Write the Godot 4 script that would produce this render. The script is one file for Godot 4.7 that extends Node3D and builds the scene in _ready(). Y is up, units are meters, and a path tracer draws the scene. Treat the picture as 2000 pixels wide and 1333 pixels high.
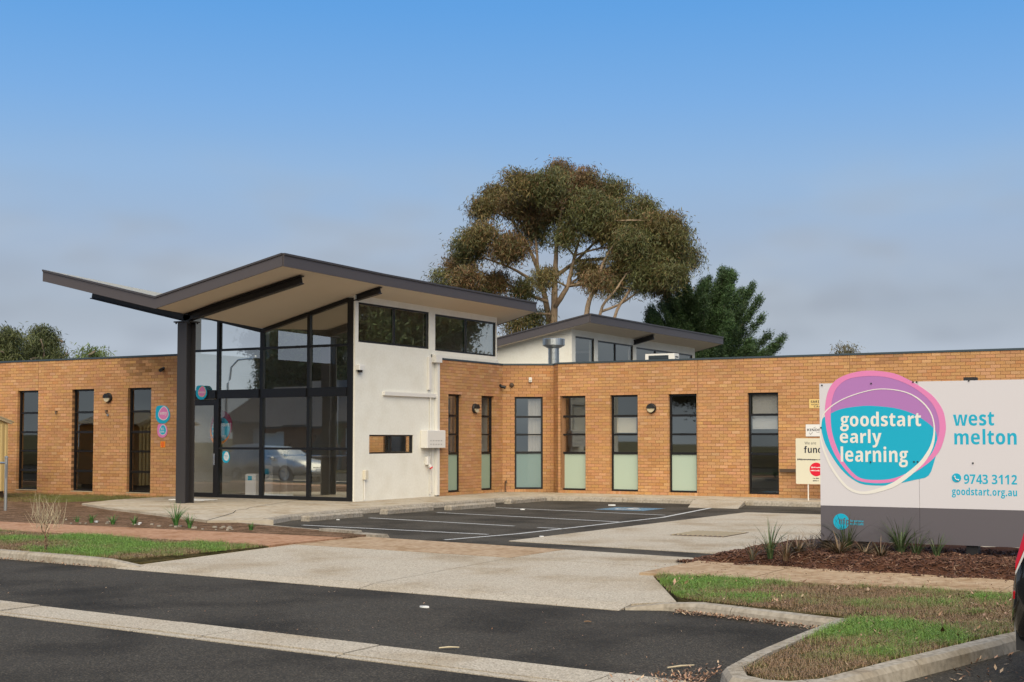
extends Node3D
# ---------------------------------------------------------------- camera model (photo pixels 2000x1333 -> directions)
const FOC := 2650.0
const PCX := 1000.0
const PCY := 727.0
const EYE := Vector3(0, 1.77, 0)
var cam_basis := Basis.from_euler(Vector3(deg_to_rad(2.8), deg_to_rad(30.0), 0))
var rng := RandomNumberGenerator.new()
var taken := {}
var M := {}

func ray(x: float, y: float) -> Vector3:
	return cam_basis * Vector3((x - PCX) / FOC, -(y - PCY) / FOC, -1.0)
func gp(x: float, y: float, e := 0.0) -> Vector3:      # point on the ground at elevation e
	var d := ray(x, y); return EYE + d * ((e - EYE.y) / d.y)
func pz(x: float, y: float, z: float) -> Vector3:      # point on a plane z = const
	var d := ray(x, y); return EYE + d * (z / d.z)
func pxx(x: float, y: float, xx: float) -> Vector3:    # point on a plane x = const
	var d := ray(x, y); return EYE + d * (xx / d.x)
func pd(x: float, y: float, dist: float) -> Vector3:   # point at a distance measured along the ground
	var d := ray(x, y); return EYE + d * (dist / Vector2(d.x, d.z).length())

# ---------------------------------------------------------------- node helpers
func numbered(n: String) -> String:
	if not taken.has(n):
		taken[n] = 0; return n
	taken[n] += 1
	return "%s_%03d" % [n, taken[n]]
func tag(o: Node, label := "", category := "", group := "", kind := "") -> void:
	if label: o.set_meta("label", label)
	if category: o.set_meta("category", category)
	if group: o.set_meta("group", group)
	if kind: o.set_meta("kind", kind)
func thing(called: String, label: String, category: String, at := Vector3.ZERO, turn := 0.0, group := "") -> Node3D:
	var o := Node3D.new(); o.name = numbered(called); add_child(o)
	o.position = at; o.rotation.y = turn
	tag(o, label, category, group)
	return o
func node(called: String, parent: Node) -> Node3D:
	var o := Node3D.new(); o.name = called; parent.add_child(o, true); return o
func part(st: SurfaceTool, called: String, m: Material, parent: Node = self, smooth := false) -> MeshInstance3D:
	var o := MeshInstance3D.new()
	if not smooth: st.generate_normals()
	o.mesh = st.commit(); o.material_override = m
	o.name = numbered(called) if parent == self else called
	parent.add_child(o, true)
	return o
func mesh_part(mesh: Mesh, called: String, m: Material, parent: Node = self) -> MeshInstance3D:
	var o := MeshInstance3D.new(); o.mesh = mesh; o.material_override = m
	o.name = numbered(called) if parent == self else called
	parent.add_child(o, true); return o
func structure(st: SurfaceTool, called: String, m: Material, parent: Node = self) -> MeshInstance3D:
	var o := part(st, called, m, parent)
	if parent == self: o.set_meta("kind", "structure")
	return o
func sb(flat := true) -> SurfaceTool:
	var st := SurfaceTool.new(); st.begin(Mesh.PRIMITIVE_TRIANGLES)
	if flat: st.set_smooth_group(-1)
	return st

# ---------------------------------------------------------------- shape helpers (front faces clockwise)
func tri(st: SurfaceTool, a: Vector3, b: Vector3, c: Vector3) -> void:
	st.add_vertex(a); st.add_vertex(b); st.add_vertex(c)
func quad(st: SurfaceTool, a: Vector3, b: Vector3, c: Vector3, d: Vector3) -> void:   # a,b,c,d clockwise from outside
	tri(st, a, b, c); tri(st, a, c, d)
func box(st: SurfaceTool, lo: Vector3, hi: Vector3, t := Transform3D(), back := true) -> void:
	var p: Array[Vector3] = []
	for i in 8:
		p.append(t * Vector3(hi.x if i & 1 else lo.x, hi.y if i & 2 else lo.y, hi.z if i & 4 else lo.z))
	quad(st, p[4], p[6], p[7], p[5])     # +z
	if back: quad(st, p[1], p[3], p[2], p[0])     # -z
	quad(st, p[5], p[7], p[3], p[1])     # +x
	quad(st, p[0], p[2], p[6], p[4])     # -x
	quad(st, p[6], p[2], p[3], p[7])     # +y
	quad(st, p[0], p[4], p[5], p[1])     # -y
func bevel_box(st: SurfaceTool, lo: Vector3, hi: Vector3, b: float, t := Transform3D()) -> void:
	# a box with chamfered vertical and top edges
	var r: Array = []
	for k in [[lo.y, 0.0], [hi.y - b, 0.0], [hi.y, b]]:
		var i: float = k[1]; var y: float = k[0]
		r.append([Vector3(lo.x + b + i, y, lo.z + i), Vector3(hi.x - b - i, y, lo.z + i), Vector3(hi.x - i, y, lo.z + b + i), Vector3(hi.x - i, y, hi.z - b - i), Vector3(hi.x - b - i, y, hi.z - i), Vector3(lo.x + b + i, y, hi.z - i), Vector3(lo.x + i, y, hi.z - b - i), Vector3(lo.x + i, y, lo.z + b + i)])
	for k in 2:
		for i in 8:
			var j := (i + 1) % 8
			quad(st, t * r[k][j], t * r[k + 1][j], t * r[k + 1][i], t * r[k][i])
	for i in range(1, 7): tri(st, t * r[2][0], t * r[2][i], t * r[2][i + 1])
func sheet(st: SurfaceTool, pts: Array, skirt := 0.12) -> void:   # Vector3 outline (any winding) with a top and a skirt
	var flat := PackedVector2Array()
	for p in pts: flat.append(Vector2(p.x, p.z))
	var idx := Geometry2D.triangulate_polygon(flat)
	var area := 0.0
	for i in flat.size():
		area += flat[i].cross(flat[(i + 1) % flat.size()])
	for i in range(0, idx.size(), 3):
		var a: Vector3 = pts[idx[i]]; var b: Vector3 = pts[idx[i + 1]]; var c: Vector3 = pts[idx[i + 2]]
		if (b - a).cross(c - a).y > 0: tri(st, a, c, b)
		else: tri(st, a, b, c)
	if skirt > 0:
		for i in pts.size():
			var a: Vector3 = pts[i]; var b: Vector3 = pts[(i + 1) % pts.size()]
			var da := a - Vector3(0, skirt, 0); var db := b - Vector3(0, skirt, 0)
			if area > 0: quad(st, a, da, db, b)
			else: quad(st, b, db, da, a)
func tube(st: SurfaceTool, pts: Array, radii: Array, sides := 8, cap := true) -> void:
	var rings: Array = []
	var ref := Vector3.UP
	for i in pts.size():
		var d: Vector3 = (pts[mini(i + 1, pts.size() - 1)] - pts[maxi(i - 1, 0)]).normalized()
		if absf(d.dot(ref)) > 0.95: ref = Vector3.RIGHT if absf(d.x) < 0.9 else Vector3.BACK
		var u := d.cross(ref).normalized(); var v := d.cross(u).normalized()
		ref = -v if v.dot(ref) < 0 else v
		var ring: Array = []
		for k in sides:
			var a := TAU * k / sides
			ring.append(pts[i] + (u * cos(a) + v * sin(a)) * radii[i])
		rings.append(ring)
	for i in pts.size() - 1:
		for k in sides:
			var j := (k + 1) % sides
			quad(st, rings[i][k], rings[i + 1][k], rings[i + 1][j], rings[i][j])
	if cap:
		for k in range(1, sides - 1):
			tri(st, rings[0][0], rings[0][k], rings[0][k + 1])
			tri(st, rings[-1][0], rings[-1][k + 1], rings[-1][k])
func lathe(st: SurfaceTool, at: Vector3, prof: Array, sides := 20, axis := Basis()) -> void:   # prof: [radius, height]
	for i in prof.size() - 1:
		for k in sides:
			var a := TAU * k / sides; var b := TAU * (k + 1) / sides
			var f := func(p, an): return at + axis * Vector3(p[0] * cos(an), p[1], p[0] * sin(an))
			quad(st, f.call(prof[i], b), f.call(prof[i + 1], b), f.call(prof[i + 1], a), f.call(prof[i], a))
func prism(st: SurfaceTool, poly: Array, t: Transform3D, depth: float) -> void:   # 2D outline in local xy, extruded to +z by depth
	var f := PackedVector2Array(poly)
	if Geometry2D.is_polygon_clockwise(f): f.reverse()
	var idx := Geometry2D.triangulate_polygon(f)
	for i in range(0, idx.size(), 3):
		var a := f[idx[i]]; var b := f[idx[i + 1]]; var c := f[idx[i + 2]]
		if (b - a).cross(c - a) < 0: var s := b; b = c; c = s
		tri(st, t * Vector3(a.x, a.y, depth), t * Vector3(c.x, c.y, depth), t * Vector3(b.x, b.y, depth))
		tri(st, t * Vector3(a.x, a.y, 0), t * Vector3(b.x, b.y, 0), t * Vector3(c.x, c.y, 0))
	for i in f.size():
		var a := f[i]; var b := f[(i + 1) % f.size()]
		quad(st, t * Vector3(a.x, a.y, 0), t * Vector3(a.x, a.y, depth), t * Vector3(b.x, b.y, depth), t * Vector3(b.x, b.y, 0))

# ---------------------------------------------------------------- materials
func lin(r: float, g: float, b: float) -> Color:
	return Color(r, g, b).linear_to_srgb()
func mat(called: String, c: Color, rough := 0.8, metal := 0.0) -> StandardMaterial3D:
	var m := StandardMaterial3D.new(); m.resource_name = called
	m.albedo_color = c; m.roughness = rough; m.metallic = metal
	M[called] = m
	return m
func noise(seed_: int, freq: float, oct := 4, kind := FastNoiseLite.TYPE_SIMPLEX_SMOOTH) -> FastNoiseLite:
	var n := FastNoiseLite.new(); n.seed = seed_; n.frequency = freq; n.noise_type = kind
	n.fractal_octaves = oct; return n
func noise_tex(n: FastNoiseLite, stops: Array, size := 512, as_normal := false, bump := 4.0) -> NoiseTexture2D:
	var t := NoiseTexture2D.new(); t.width = size; t.height = size; t.seamless = true; t.noise = n; t.generate_mipmaps = false
	if as_normal:
		t.as_normal_map = true; t.bump_strength = bump
	else:
		var g := Gradient.new(); var o := PackedFloat32Array(); var c := PackedColorArray()
		for s in stops:
			o.append(s[0]); c.append(s[1])
		g.offsets = o; g.colors = c; t.color_ramp = g
	return t
func surf(called: String, fine: Texture2D, tile: float, coarse: Texture2D = null, coarse_tile := 9.0, rough := 0.9, normal: Texture2D = null, nscale := 0.5) -> StandardMaterial3D:
	var m := mat(called, Color.WHITE, rough); m.metallic_specular = 0.25
	m.albedo_texture = fine
	m.uv1_triplanar = true; m.uv1_world_triplanar = true
	m.uv1_scale = Vector3.ONE / tile
	if coarse:
		m.detail_enabled = true; m.detail_albedo = coarse; m.detail_blend_mode = BaseMaterial3D.BLEND_MODE_MUL
		m.detail_uv_layer = BaseMaterial3D.DETAIL_UV_2
		m.uv2_triplanar = true; m.uv2_world_triplanar = true; m.uv2_scale = Vector3.ONE / coarse_tile
	if normal:
		m.normal_enabled = true; m.normal_texture = normal; m.normal_scale = nscale
	return m
func grey(v: float, warm := 0.0) -> Color:
	return lin(v * (1 + warm), v, v * (1 - warm * 1.4))

func make_materials() -> void:
	# asphalt: dark binder with pale stone specks
	var speck := noise(3, 0.36, 2, FastNoiseLite.TYPE_VALUE)
	var mott := noise_tex(noise(8, 0.012, 4), [[0.0, Color(0.66, 0.65, 0.63)], [0.35, Color(0.84, 0.83, 0.82)], [0.55, Color(0.95, 0.94, 0.93)], [1.0, Color(1, 1, 1)]])
	var an := noise_tex(speck, [], 1024, true, 3.0)
	surf("asphalt", noise_tex(speck, [[0.0, grey(0.022, 0.10)], [0.45, grey(0.043, 0.11)], [0.66, grey(0.062, 0.12)], [0.82, grey(0.098, 0.14)], [0.95, grey(0.22, 0.16)]], 1024), 3.6, mott, 13.0, 0.88, an, 0.5)
	surf("old_asphalt", noise_tex(speck, [[0.0, grey(0.028, 0.10)], [0.45, grey(0.053, 0.11)], [0.66, grey(0.076, 0.12)], [0.82, grey(0.115, 0.14)], [0.95, grey(0.22, 0.16)]], 1024), 3.6, mott, 11.0, 0.9, an, 0.5)
	# exposed concrete
	var stain := noise_tex(noise(21, 0.010, 5), [[0.0, Color(0.84, 0.79, 0.73)], [0.30, Color(0.94, 0.92, 0.89)], [0.5, Color(0.98, 0.97, 0.96)], [1.0, Color(1, 1, 1)]])
	surf("concrete", noise_tex(speck, [[0.0, grey(0.16, 0.13)], [0.4, grey(0.32, 0.13)], [0.7, grey(0.42, 0.12)], [1.0, grey(0.52, 0.10)]], 1024), 4.0, stain, 9.0, 0.92, an, 0.35)
	surf("kerb_concrete", noise_tex(noise(5, 0.05, 5), [[0.0, grey(0.16, 0.12)], [0.5, grey(0.29, 0.11)], [1.0, grey(0.38, 0.09)]], 512), 2.0, stain, 3.3, 0.92, an, 0.3)
	surf("apron_concrete", noise_tex(noise(6, 0.03, 5), [[0.0, grey(0.25, 0.15)], [0.5, grey(0.36, 0.14)], [1.0, grey(0.43, 0.12)]], 512), 3.0, stain, 6.0, 0.9, an, 0.2)
	surf("red_path", noise_tex(noise(7, 0.04, 5), [[0.0, lin(0.25, 0.14, 0.085)], [0.5, lin(0.37, 0.215, 0.135)], [1.0, lin(0.43, 0.28, 0.19)]], 512), 3.0, stain, 5.0, 0.93, an, 0.25)
	surf("tan_path", noise_tex(noise(7, 0.04, 5), [[0.0, lin(0.24, 0.16, 0.10)], [0.5, lin(0.37, 0.27, 0.18)], [1.0, lin(0.45, 0.36, 0.26)]], 512), 3.0, stain, 4.0, 0.93, an, 0.25)
	surf("soil", noise_tex(noise(9, 0.05, 5), [[0.0, lin(0.085, 0.05, 0.032)], [0.5, lin(0.215, 0.13, 0.085)], [1.0, lin(0.34, 0.235, 0.165)]], 512), 2.0, noise_tex(noise(10, 0.02, 3), [[0.0, Color(0.6, 0.58, 0.5)], [1.0, Color(1, 1, 1)]]), 5.0, 1.0, an, 0.8)
	surf("verge_soil", noise_tex(noise(11, 0.05, 5), [[0.0, lin(0.06, 0.040, 0.018)], [0.5, lin(0.13, 0.09, 0.042)], [1.0, lin(0.20, 0.145, 0.08)]], 512), 2.0, noise_tex(noise(12, 0.02, 3), [[0.0, Color(0.55, 0.62, 0.45)], [1.0, Color(1, 1, 1)]]), 4.0, 1.0, an, 0.8)
	surf("mulch_soil", noise_tex(noise(13, 0.09, 4), [[0.0, lin(0.02, 0.010, 0.007)], [0.5, lin(0.065, 0.028, 0.016)], [1.0, lin(0.13, 0.06, 0.035)]], 512), 1.3, null, 5.0, 1.0, an, 1.0)
	surf("far_ground", noise_tex(noise(14, 0.03, 5), [[0.0, lin(0.07, 0.07, 0.03)], [1.0, lin(0.16, 0.13, 0.07)]], 512), 12.0, null, 5.0, 1.0)
	surf("line_paint", noise_tex(noise(15, 0.06, 4), [[0.0, grey(0.12)], [0.32, grey(0.25)], [0.45, grey(0.55)], [1.0, grey(0.68)]], 512), 1.0, null, 3.0, 0.7)
	surf("blue_paint", noise_tex(noise(16, 0.05, 4), [[0.0, grey(0.06)], [0.42, lin(0.07, 0.09, 0.11)], [0.52, lin(0.12, 0.24, 0.36)], [1.0, lin(0.2, 0.36, 0.5)]], 512), 0.8, null, 3.0, 0.7)
	# brick: vertex colour times a clay grain
	var b := surf("brick", noise_tex(noise(17, 0.06, 4), [[0.0, Color(0.80, 0.78, 0.76)], [0.5, Color(0.95, 0.95, 0.95)], [1.0, Color(1, 1, 1)]], 512), 0.9, null, 3.0, 0.88, noise_tex(noise(18, 0.12, 3), [], 512, true, 3.0), 0.3)
	b.vertex_color_use_as_albedo = true
	surf("mortar", noise_tex(noise(19, 0.1, 3), [[0.0, lin(0.19, 0.10, 0.052)], [1.0, lin(0.27, 0.15, 0.08)]], 256), 0.7, null, 3.0, 0.95)
	surf("render_white", noise_tex(noise(20, 0.05, 4), [[0.0, lin(0.76, 0.735, 0.655)], [1.0, lin(0.82, 0.80, 0.725)]], 512), 2.2, noise_tex(noise(22, 0.012, 4), [[0.0, Color(0.97, 0.965, 0.955)], [0.6, Color(1, 1, 1)]]), 5.0, 0.85, noise_tex(noise(23, 0.15, 3), [], 512, true, 2.0), 0.25)
	mat("soffit", lin(0.60, 0.52, 0.42), 0.8)
	mat("fascia", lin(0.070, 0.060, 0.062), 0.5)
	mat("fascia_lip", lin(0.052, 0.046, 0.048), 0.45)
	mat("steel_black", lin(0.014, 0.013, 0.014), 0.45)
	mat("steel_dark", lin(0.035, 0.032, 0.033), 0.45)
	mat("frame_black", lin(0.008, 0.008, 0.009), 0.35)
	mat("roof_metal", lin(0.52, 0.51, 0.47), 0.5, 0.2)
	mat("cap_metal", lin(0.055, 0.075, 0.088), 0.4, 0.3)
	mat("white_paint", lin(0.72, 0.70, 0.66), 0.5)
	mat("cream_paint", lin(0.62, 0.57, 0.46), 0.55)
	mat("interior_wall", lin(0.45, 0.44, 0.40), 0.9)
	mat("interior_floor", lin(0.16, 0.14, 0.12), 0.6)
	mat("dark_room", lin(0.10, 0.095, 0.09), 0.9)
	mat("galvanised", lin(0.42, 0.43, 0.43), 0.35, 0.8)
	mat("zinc", lin(0.48, 0.50, 0.50), 0.32, 0.9)
	mat("black_plastic", lin(0.012, 0.012, 0.013), 0.5)
	mat("lamp_lens", lin(0.55, 0.48, 0.33), 0.35)
	mat("chrome", lin(0.7, 0.7, 0.7), 0.2, 1.0)
	mat("brown_metal", lin(0.08, 0.05, 0.03), 0.6)
	mat("curtain", lin(0.62, 0.60, 0.56), 0.9)
	mat("blind", lin(0.50, 0.50, 0.48), 0.9)
	var white1 := Image.create(4, 4, false, Image.FORMAT_RGB8); white1.fill(Color.WHITE)
	var wt := ImageTexture.create_from_image(white1)
	for g in [["glass", 0.58, 0.92], ["dark_glass", 0.26, 0.80], ["window_glass", 0.36, 0.82], ["mirror_glass", 0.72, 0.94]]:      # solar-coated panes: part mirror, part clear
		var m := mat(g[0], Color(g[2], g[2] * 1.01, g[2] * 0.98, g[1]), 0.015, 1.0)
		m.transparency = BaseMaterial3D.TRANSPARENCY_ALPHA; m.albedo_texture = wt
	for g in [["frosted", Color(0.70, 0.77, 0.71, 0.86)], ["frosted_grey", Color(0.52, 0.62, 0.62, 0.84)], ["frosted_dull", Color(0.60, 0.68, 0.60, 0.84)]]:
		var fr := mat(g[0], g[1], 0.32)
		fr.transparency = BaseMaterial3D.TRANSPARENCY_ALPHA; fr.albedo_texture = wt
	mat("sign_white", lin(0.585, 0.565, 0.60), 0.45); mat("sign_grey", lin(0.100, 0.090, 0.104), 0.5)
	mat("sign_blue", lin(0.0, 0.36, 0.54), 0.45); mat("sign_pink", lin(0.66, 0.20, 0.43), 0.45); mat("sign_purple", lin(0.38, 0.165, 0.43), 0.45)
	mat("sign_line", lin(0.70, 0.68, 0.64), 0.45); mat("sign_cream", lin(0.68, 0.64, 0.50), 0.5); mat("sign_red", lin(0.66, 0.006, 0.03), 0.45)
	mat("sign_maroon", lin(0.20, 0.02, 0.06), 0.5); mat("sign_yellow", lin(0.70, 0.50, 0.19), 0.5); mat("sign_orange", lin(0.80, 0.24, 0.01), 0.5); mat("ink", lin(0.01, 0.012, 0.025), 0.6); mat("sign_panel", lin(0.72, 0.72, 0.71), 0.5)
	mat("shed_cream", lin(0.56, 0.42, 0.19), 0.45); mat("shed_trim", lin(0.46, 0.38, 0.25), 0.5)
	surf("bark", noise_tex(noise(33, 0.03, 4), [[0.0, lin(0.15, 0.10, 0.065)], [0.45, lin(0.30, 0.215, 0.145)], [1.0, lin(0.43, 0.345, 0.26)]], 256), 2.4, null, 3.0, 0.9); mat("grey_bark", lin(0.16, 0.125, 0.095), 0.95); mat("twig", lin(0.16, 0.10, 0.06), 0.9)
	for l in [["leaf", 0.05], ["blade", 0.05]]:
		var m := mat(l[0], Color.WHITE, 0.6)
		m.vertex_color_use_as_albedo = true; m.backlight_enabled = true; m.backlight = Color(0.35, 0.35, 0.2)
		m.cull_mode = BaseMaterial3D.CULL_DISABLED
	var lm := mat("litter", Color.WHITE, 0.9); lm.vertex_color_use_as_albedo = true; lm.cull_mode = BaseMaterial3D.CULL_DISABLED
	mat("car_black", lin(0.006, 0.007, 0.008), 0.2); M.car_black.clearcoat_enabled = true; M.car_black.clearcoat = 1.0; M.car_black.clearcoat_roughness = 0.03
	mat("car_silver", lin(0.42, 0.43, 0.43), 0.3, 0.6); mat("tyre", lin(0.012, 0.012, 0.012), 0.85); mat("tail_red", lin(0.45, 0.008, 0.012), 0.12); mat("tail_clear", lin(0.5, 0.48, 0.46), 0.12)
	mat("trim_black", lin(0.015, 0.015, 0.016), 0.6)
	mat("hose_red", lin(0.16, 0.02, 0.015), 0.6)
	mat("paper", lin(0.7, 0.7, 0.7), 0.8)
	surf("house_brick", noise_tex(noise(30, 0.08, 3), [[0.0, lin(0.16, 0.07, 0.04)], [1.0, lin(0.30, 0.14, 0.08)]], 512), 1.6, null, 3.0, 0.9)
	mat("roof_tile", lin(0.05, 0.04, 0.038), 0.8)

# ---------------------------------------------------------------- sky, sun, camera
func make_sky() -> PanoramaSkyMaterial:
	var w := 1024; var h := 512
	var img := Image.create(w, h, false, Image.FORMAT_RGBF)
	var n := noise(41, 1.5, 5); var n2 := noise(42, 3.6, 5)
	# colour against elevation in degrees, as seen in the photograph
	var el := [-90.0, 0.0, 2.5, 5.0, 8.0, 11.0, 14.0, 18.0, 26.0, 50.0, 90.0]
	var co := [Color(0.74, 0.77, 0.80), Color(0.80, 0.835, 0.87), Color(0.745, 0.785, 0.84), Color(0.665, 0.71, 0.765), Color(0.645, 0.72, 0.815), Color(0.585, 0.72, 0.87), Color(0.49, 0.685, 0.895), Color(0.385, 0.635, 0.89), Color(0.36, 0.60, 0.87), Color(0.38, 0.59, 0.83), Color(0.38, 0.58, 0.81)]
	for y in h:
		var e := 90.0 - 180.0 * (y + 0.5) / h
		var k := 0
		while k < el.size() - 2 and e > el[k + 1]: k += 1
		var base: Color = (co[k] as Color).lerp(co[k + 1], clampf((e - el[k]) / (el[k + 1] - el[k]), 0, 1))
		for x in w:
			var a := TAU * x / w
			var er := deg_to_rad(e)
			var d := Vector3(cos(er) * cos(a), sin(er), cos(er) * sin(a))
			var q := Vector3(d.x, d.y * 4.5, d.z) * 2.2
			var c1 := n.get_noise_3dv(q) * 0.5 + 0.5
			var c2 := n2.get_noise_3dv(q * 1.3 + Vector3(7, 3, 1)) * 0.5 + 0.5
			var cover := smoothstep(0.40, 0.75, c1 * 0.65 + c2 * 0.35)
			var low := 1.0 - smoothstep(4.0, 13.0, e)
			var high := smoothstep(24.0, 40.0, e) * 0.55
			var c := base
			c = c.lerp(Color(0.80, 0.835, 0.87), cover * (low * 0.75 + high))
			c = c.lerp(Color(0.565, 0.605, 0.665), smoothstep(0.42, 0.72, c2 * 0.6 + c1 * 0.4) * low * 0.60)
			img.set_pixel(x, y, c.srgb_to_linear())
	var p := PanoramaSkyMaterial.new(); p.panorama = ImageTexture.create_from_image(img)
	p.energy_multiplier = 0.285
	return p
func make_stage() -> void:
	var c := Camera3D.new(); c.name = "camera"; add_child(c)
	c.position = EYE; c.basis = cam_basis
	c.projection = Camera3D.PROJECTION_FRUSTUM; c.keep_aspect = Camera3D.KEEP_HEIGHT
	c.near = 0.1; c.far = 900.0
	c.size = 0.1 * 1333.0 / FOC
	c.frustum_offset = Vector2(0, 0.1 * (PCY - 666.5) / FOC)
	c.current = true
	var e := Environment.new(); e.background_mode = Environment.BG_SKY
	var s := Sky.new(); s.sky_material = make_sky(); e.sky = s
	e.tonemap_mode = Environment.TONE_MAPPER_LINEAR; e.tonemap_exposure = 3.5
	e.sdfgi_enabled = true; e.ssao_enabled = true; e.ssil_enabled = true
	var we := WorldEnvironment.new(); we.name = "environment"; we.environment = e; add_child(we)
	var sun := DirectionalLight3D.new(); sun.name = "sun"; add_child(sun)
	sun.light_energy = 0.5; sun.light_color = Color(1.0, 0.935, 0.80); sun.light_angular_distance = 75.0; sun.shadow_enabled = true
	sun.look_at_from_position(Vector3.ZERO, -Vector3(0.30, 0.72, 0.58))

# ---------------------------------------------------------------- ground
func v3(a: Array) -> Vector3:
	return Vector3(a[0], a[2] if a.size() > 2 else 0.0, a[1])
func poly(pts: Array, e: float) -> Array:
	var o: Array = []
	for p in pts: o.append(Vector3(p[0], p[2] if p.size() > 2 else e, p[1]))
	return o
func z_near(x: float) -> float: return -8.62 + 0.092 * (x + 4.0)     # road edge of the concrete strip
func z_far(x: float) -> float: return -9.22 + 0.097 * (x + 4.0)
func z_kerb(x: float) -> float: return -13.35 + 0.085 * (x + 13.9)
func path_front(x: float) -> float: return -16.30 + 0.04 * (x + 13.6)
func path_back(x: float) -> float: return -18.16 + 0.01 * (x + 13.6)

func kerb_run(owner_: Node3D, pts: Array, side: float, e0: float, e1: float, sec := 2.3, w := 0.15, m := "kerb_concrete") -> void:
	# resample, then cut into sections
	var cum: Array = [0.0]
	for i in range(1, pts.size()): cum.append(cum[-1] + (pts[i] - pts[i - 1]).length())
	var total: float = cum[-1]
	var at := func(s: float) -> Vector3:
		var i := 0
		while i < pts.size() - 2 and s > cum[i + 1]: i += 1
		return (pts[i] as Vector3).lerp(pts[i + 1], (s - cum[i]) / maxf(cum[i + 1] - cum[i], 0.001))
	var n := maxi(1, roundi(total / sec))
	for k in n:
		var s0 := total * k / n + (0.006 if k > 0 else 0.0); var s1 := total * (k + 1) / n - (0.006 if k < n - 1 else 0.0)
		var ss: Array = [s0]
		for c in cum:
			if c > s0 + 0.02 and c < s1 - 0.02: ss.append(c)
		ss.append(s1)
		var st := sb(); var rings: Array = []
		var jog := rng.randf_range(-0.006, 0.006)
		for s in ss:
			var p: Vector3 = at.call(s)
			var d: Vector3 = (at.call(minf(s + 0.05, total)) - at.call(maxf(s - 0.05, 0.0))).normalized()
			var nn := Vector3(d.z, 0, -d.x) * side
			var pr := [[0.0, e0 - 0.06], [0.0, e0], [0.018 + jog, e1 - 0.035], [0.05 + jog, e1], [w, e1 + 0.004], [w, e0 - 0.06]]
			var ring: Array = []
			for q in pr: ring.append(Vector3(p.x, q[1] + p.y, p.z) + nn * q[0])
			rings.append(ring)
		for i in rings.size() - 1:
			for j in 5:
				if side > 0: quad(st, rings[i][j], rings[i][j + 1], rings[i + 1][j + 1], rings[i + 1][j])
				else: quad(st, rings[i + 1][j], rings[i + 1][j + 1], rings[i][j + 1], rings[i][j])
		for r in [rings[0], rings[-1]]:
			for j in range(1, 5): tri(st, r[0], r[j], r[j + 1])
		part(st, "kerb_section", M[m], owner_)

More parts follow.
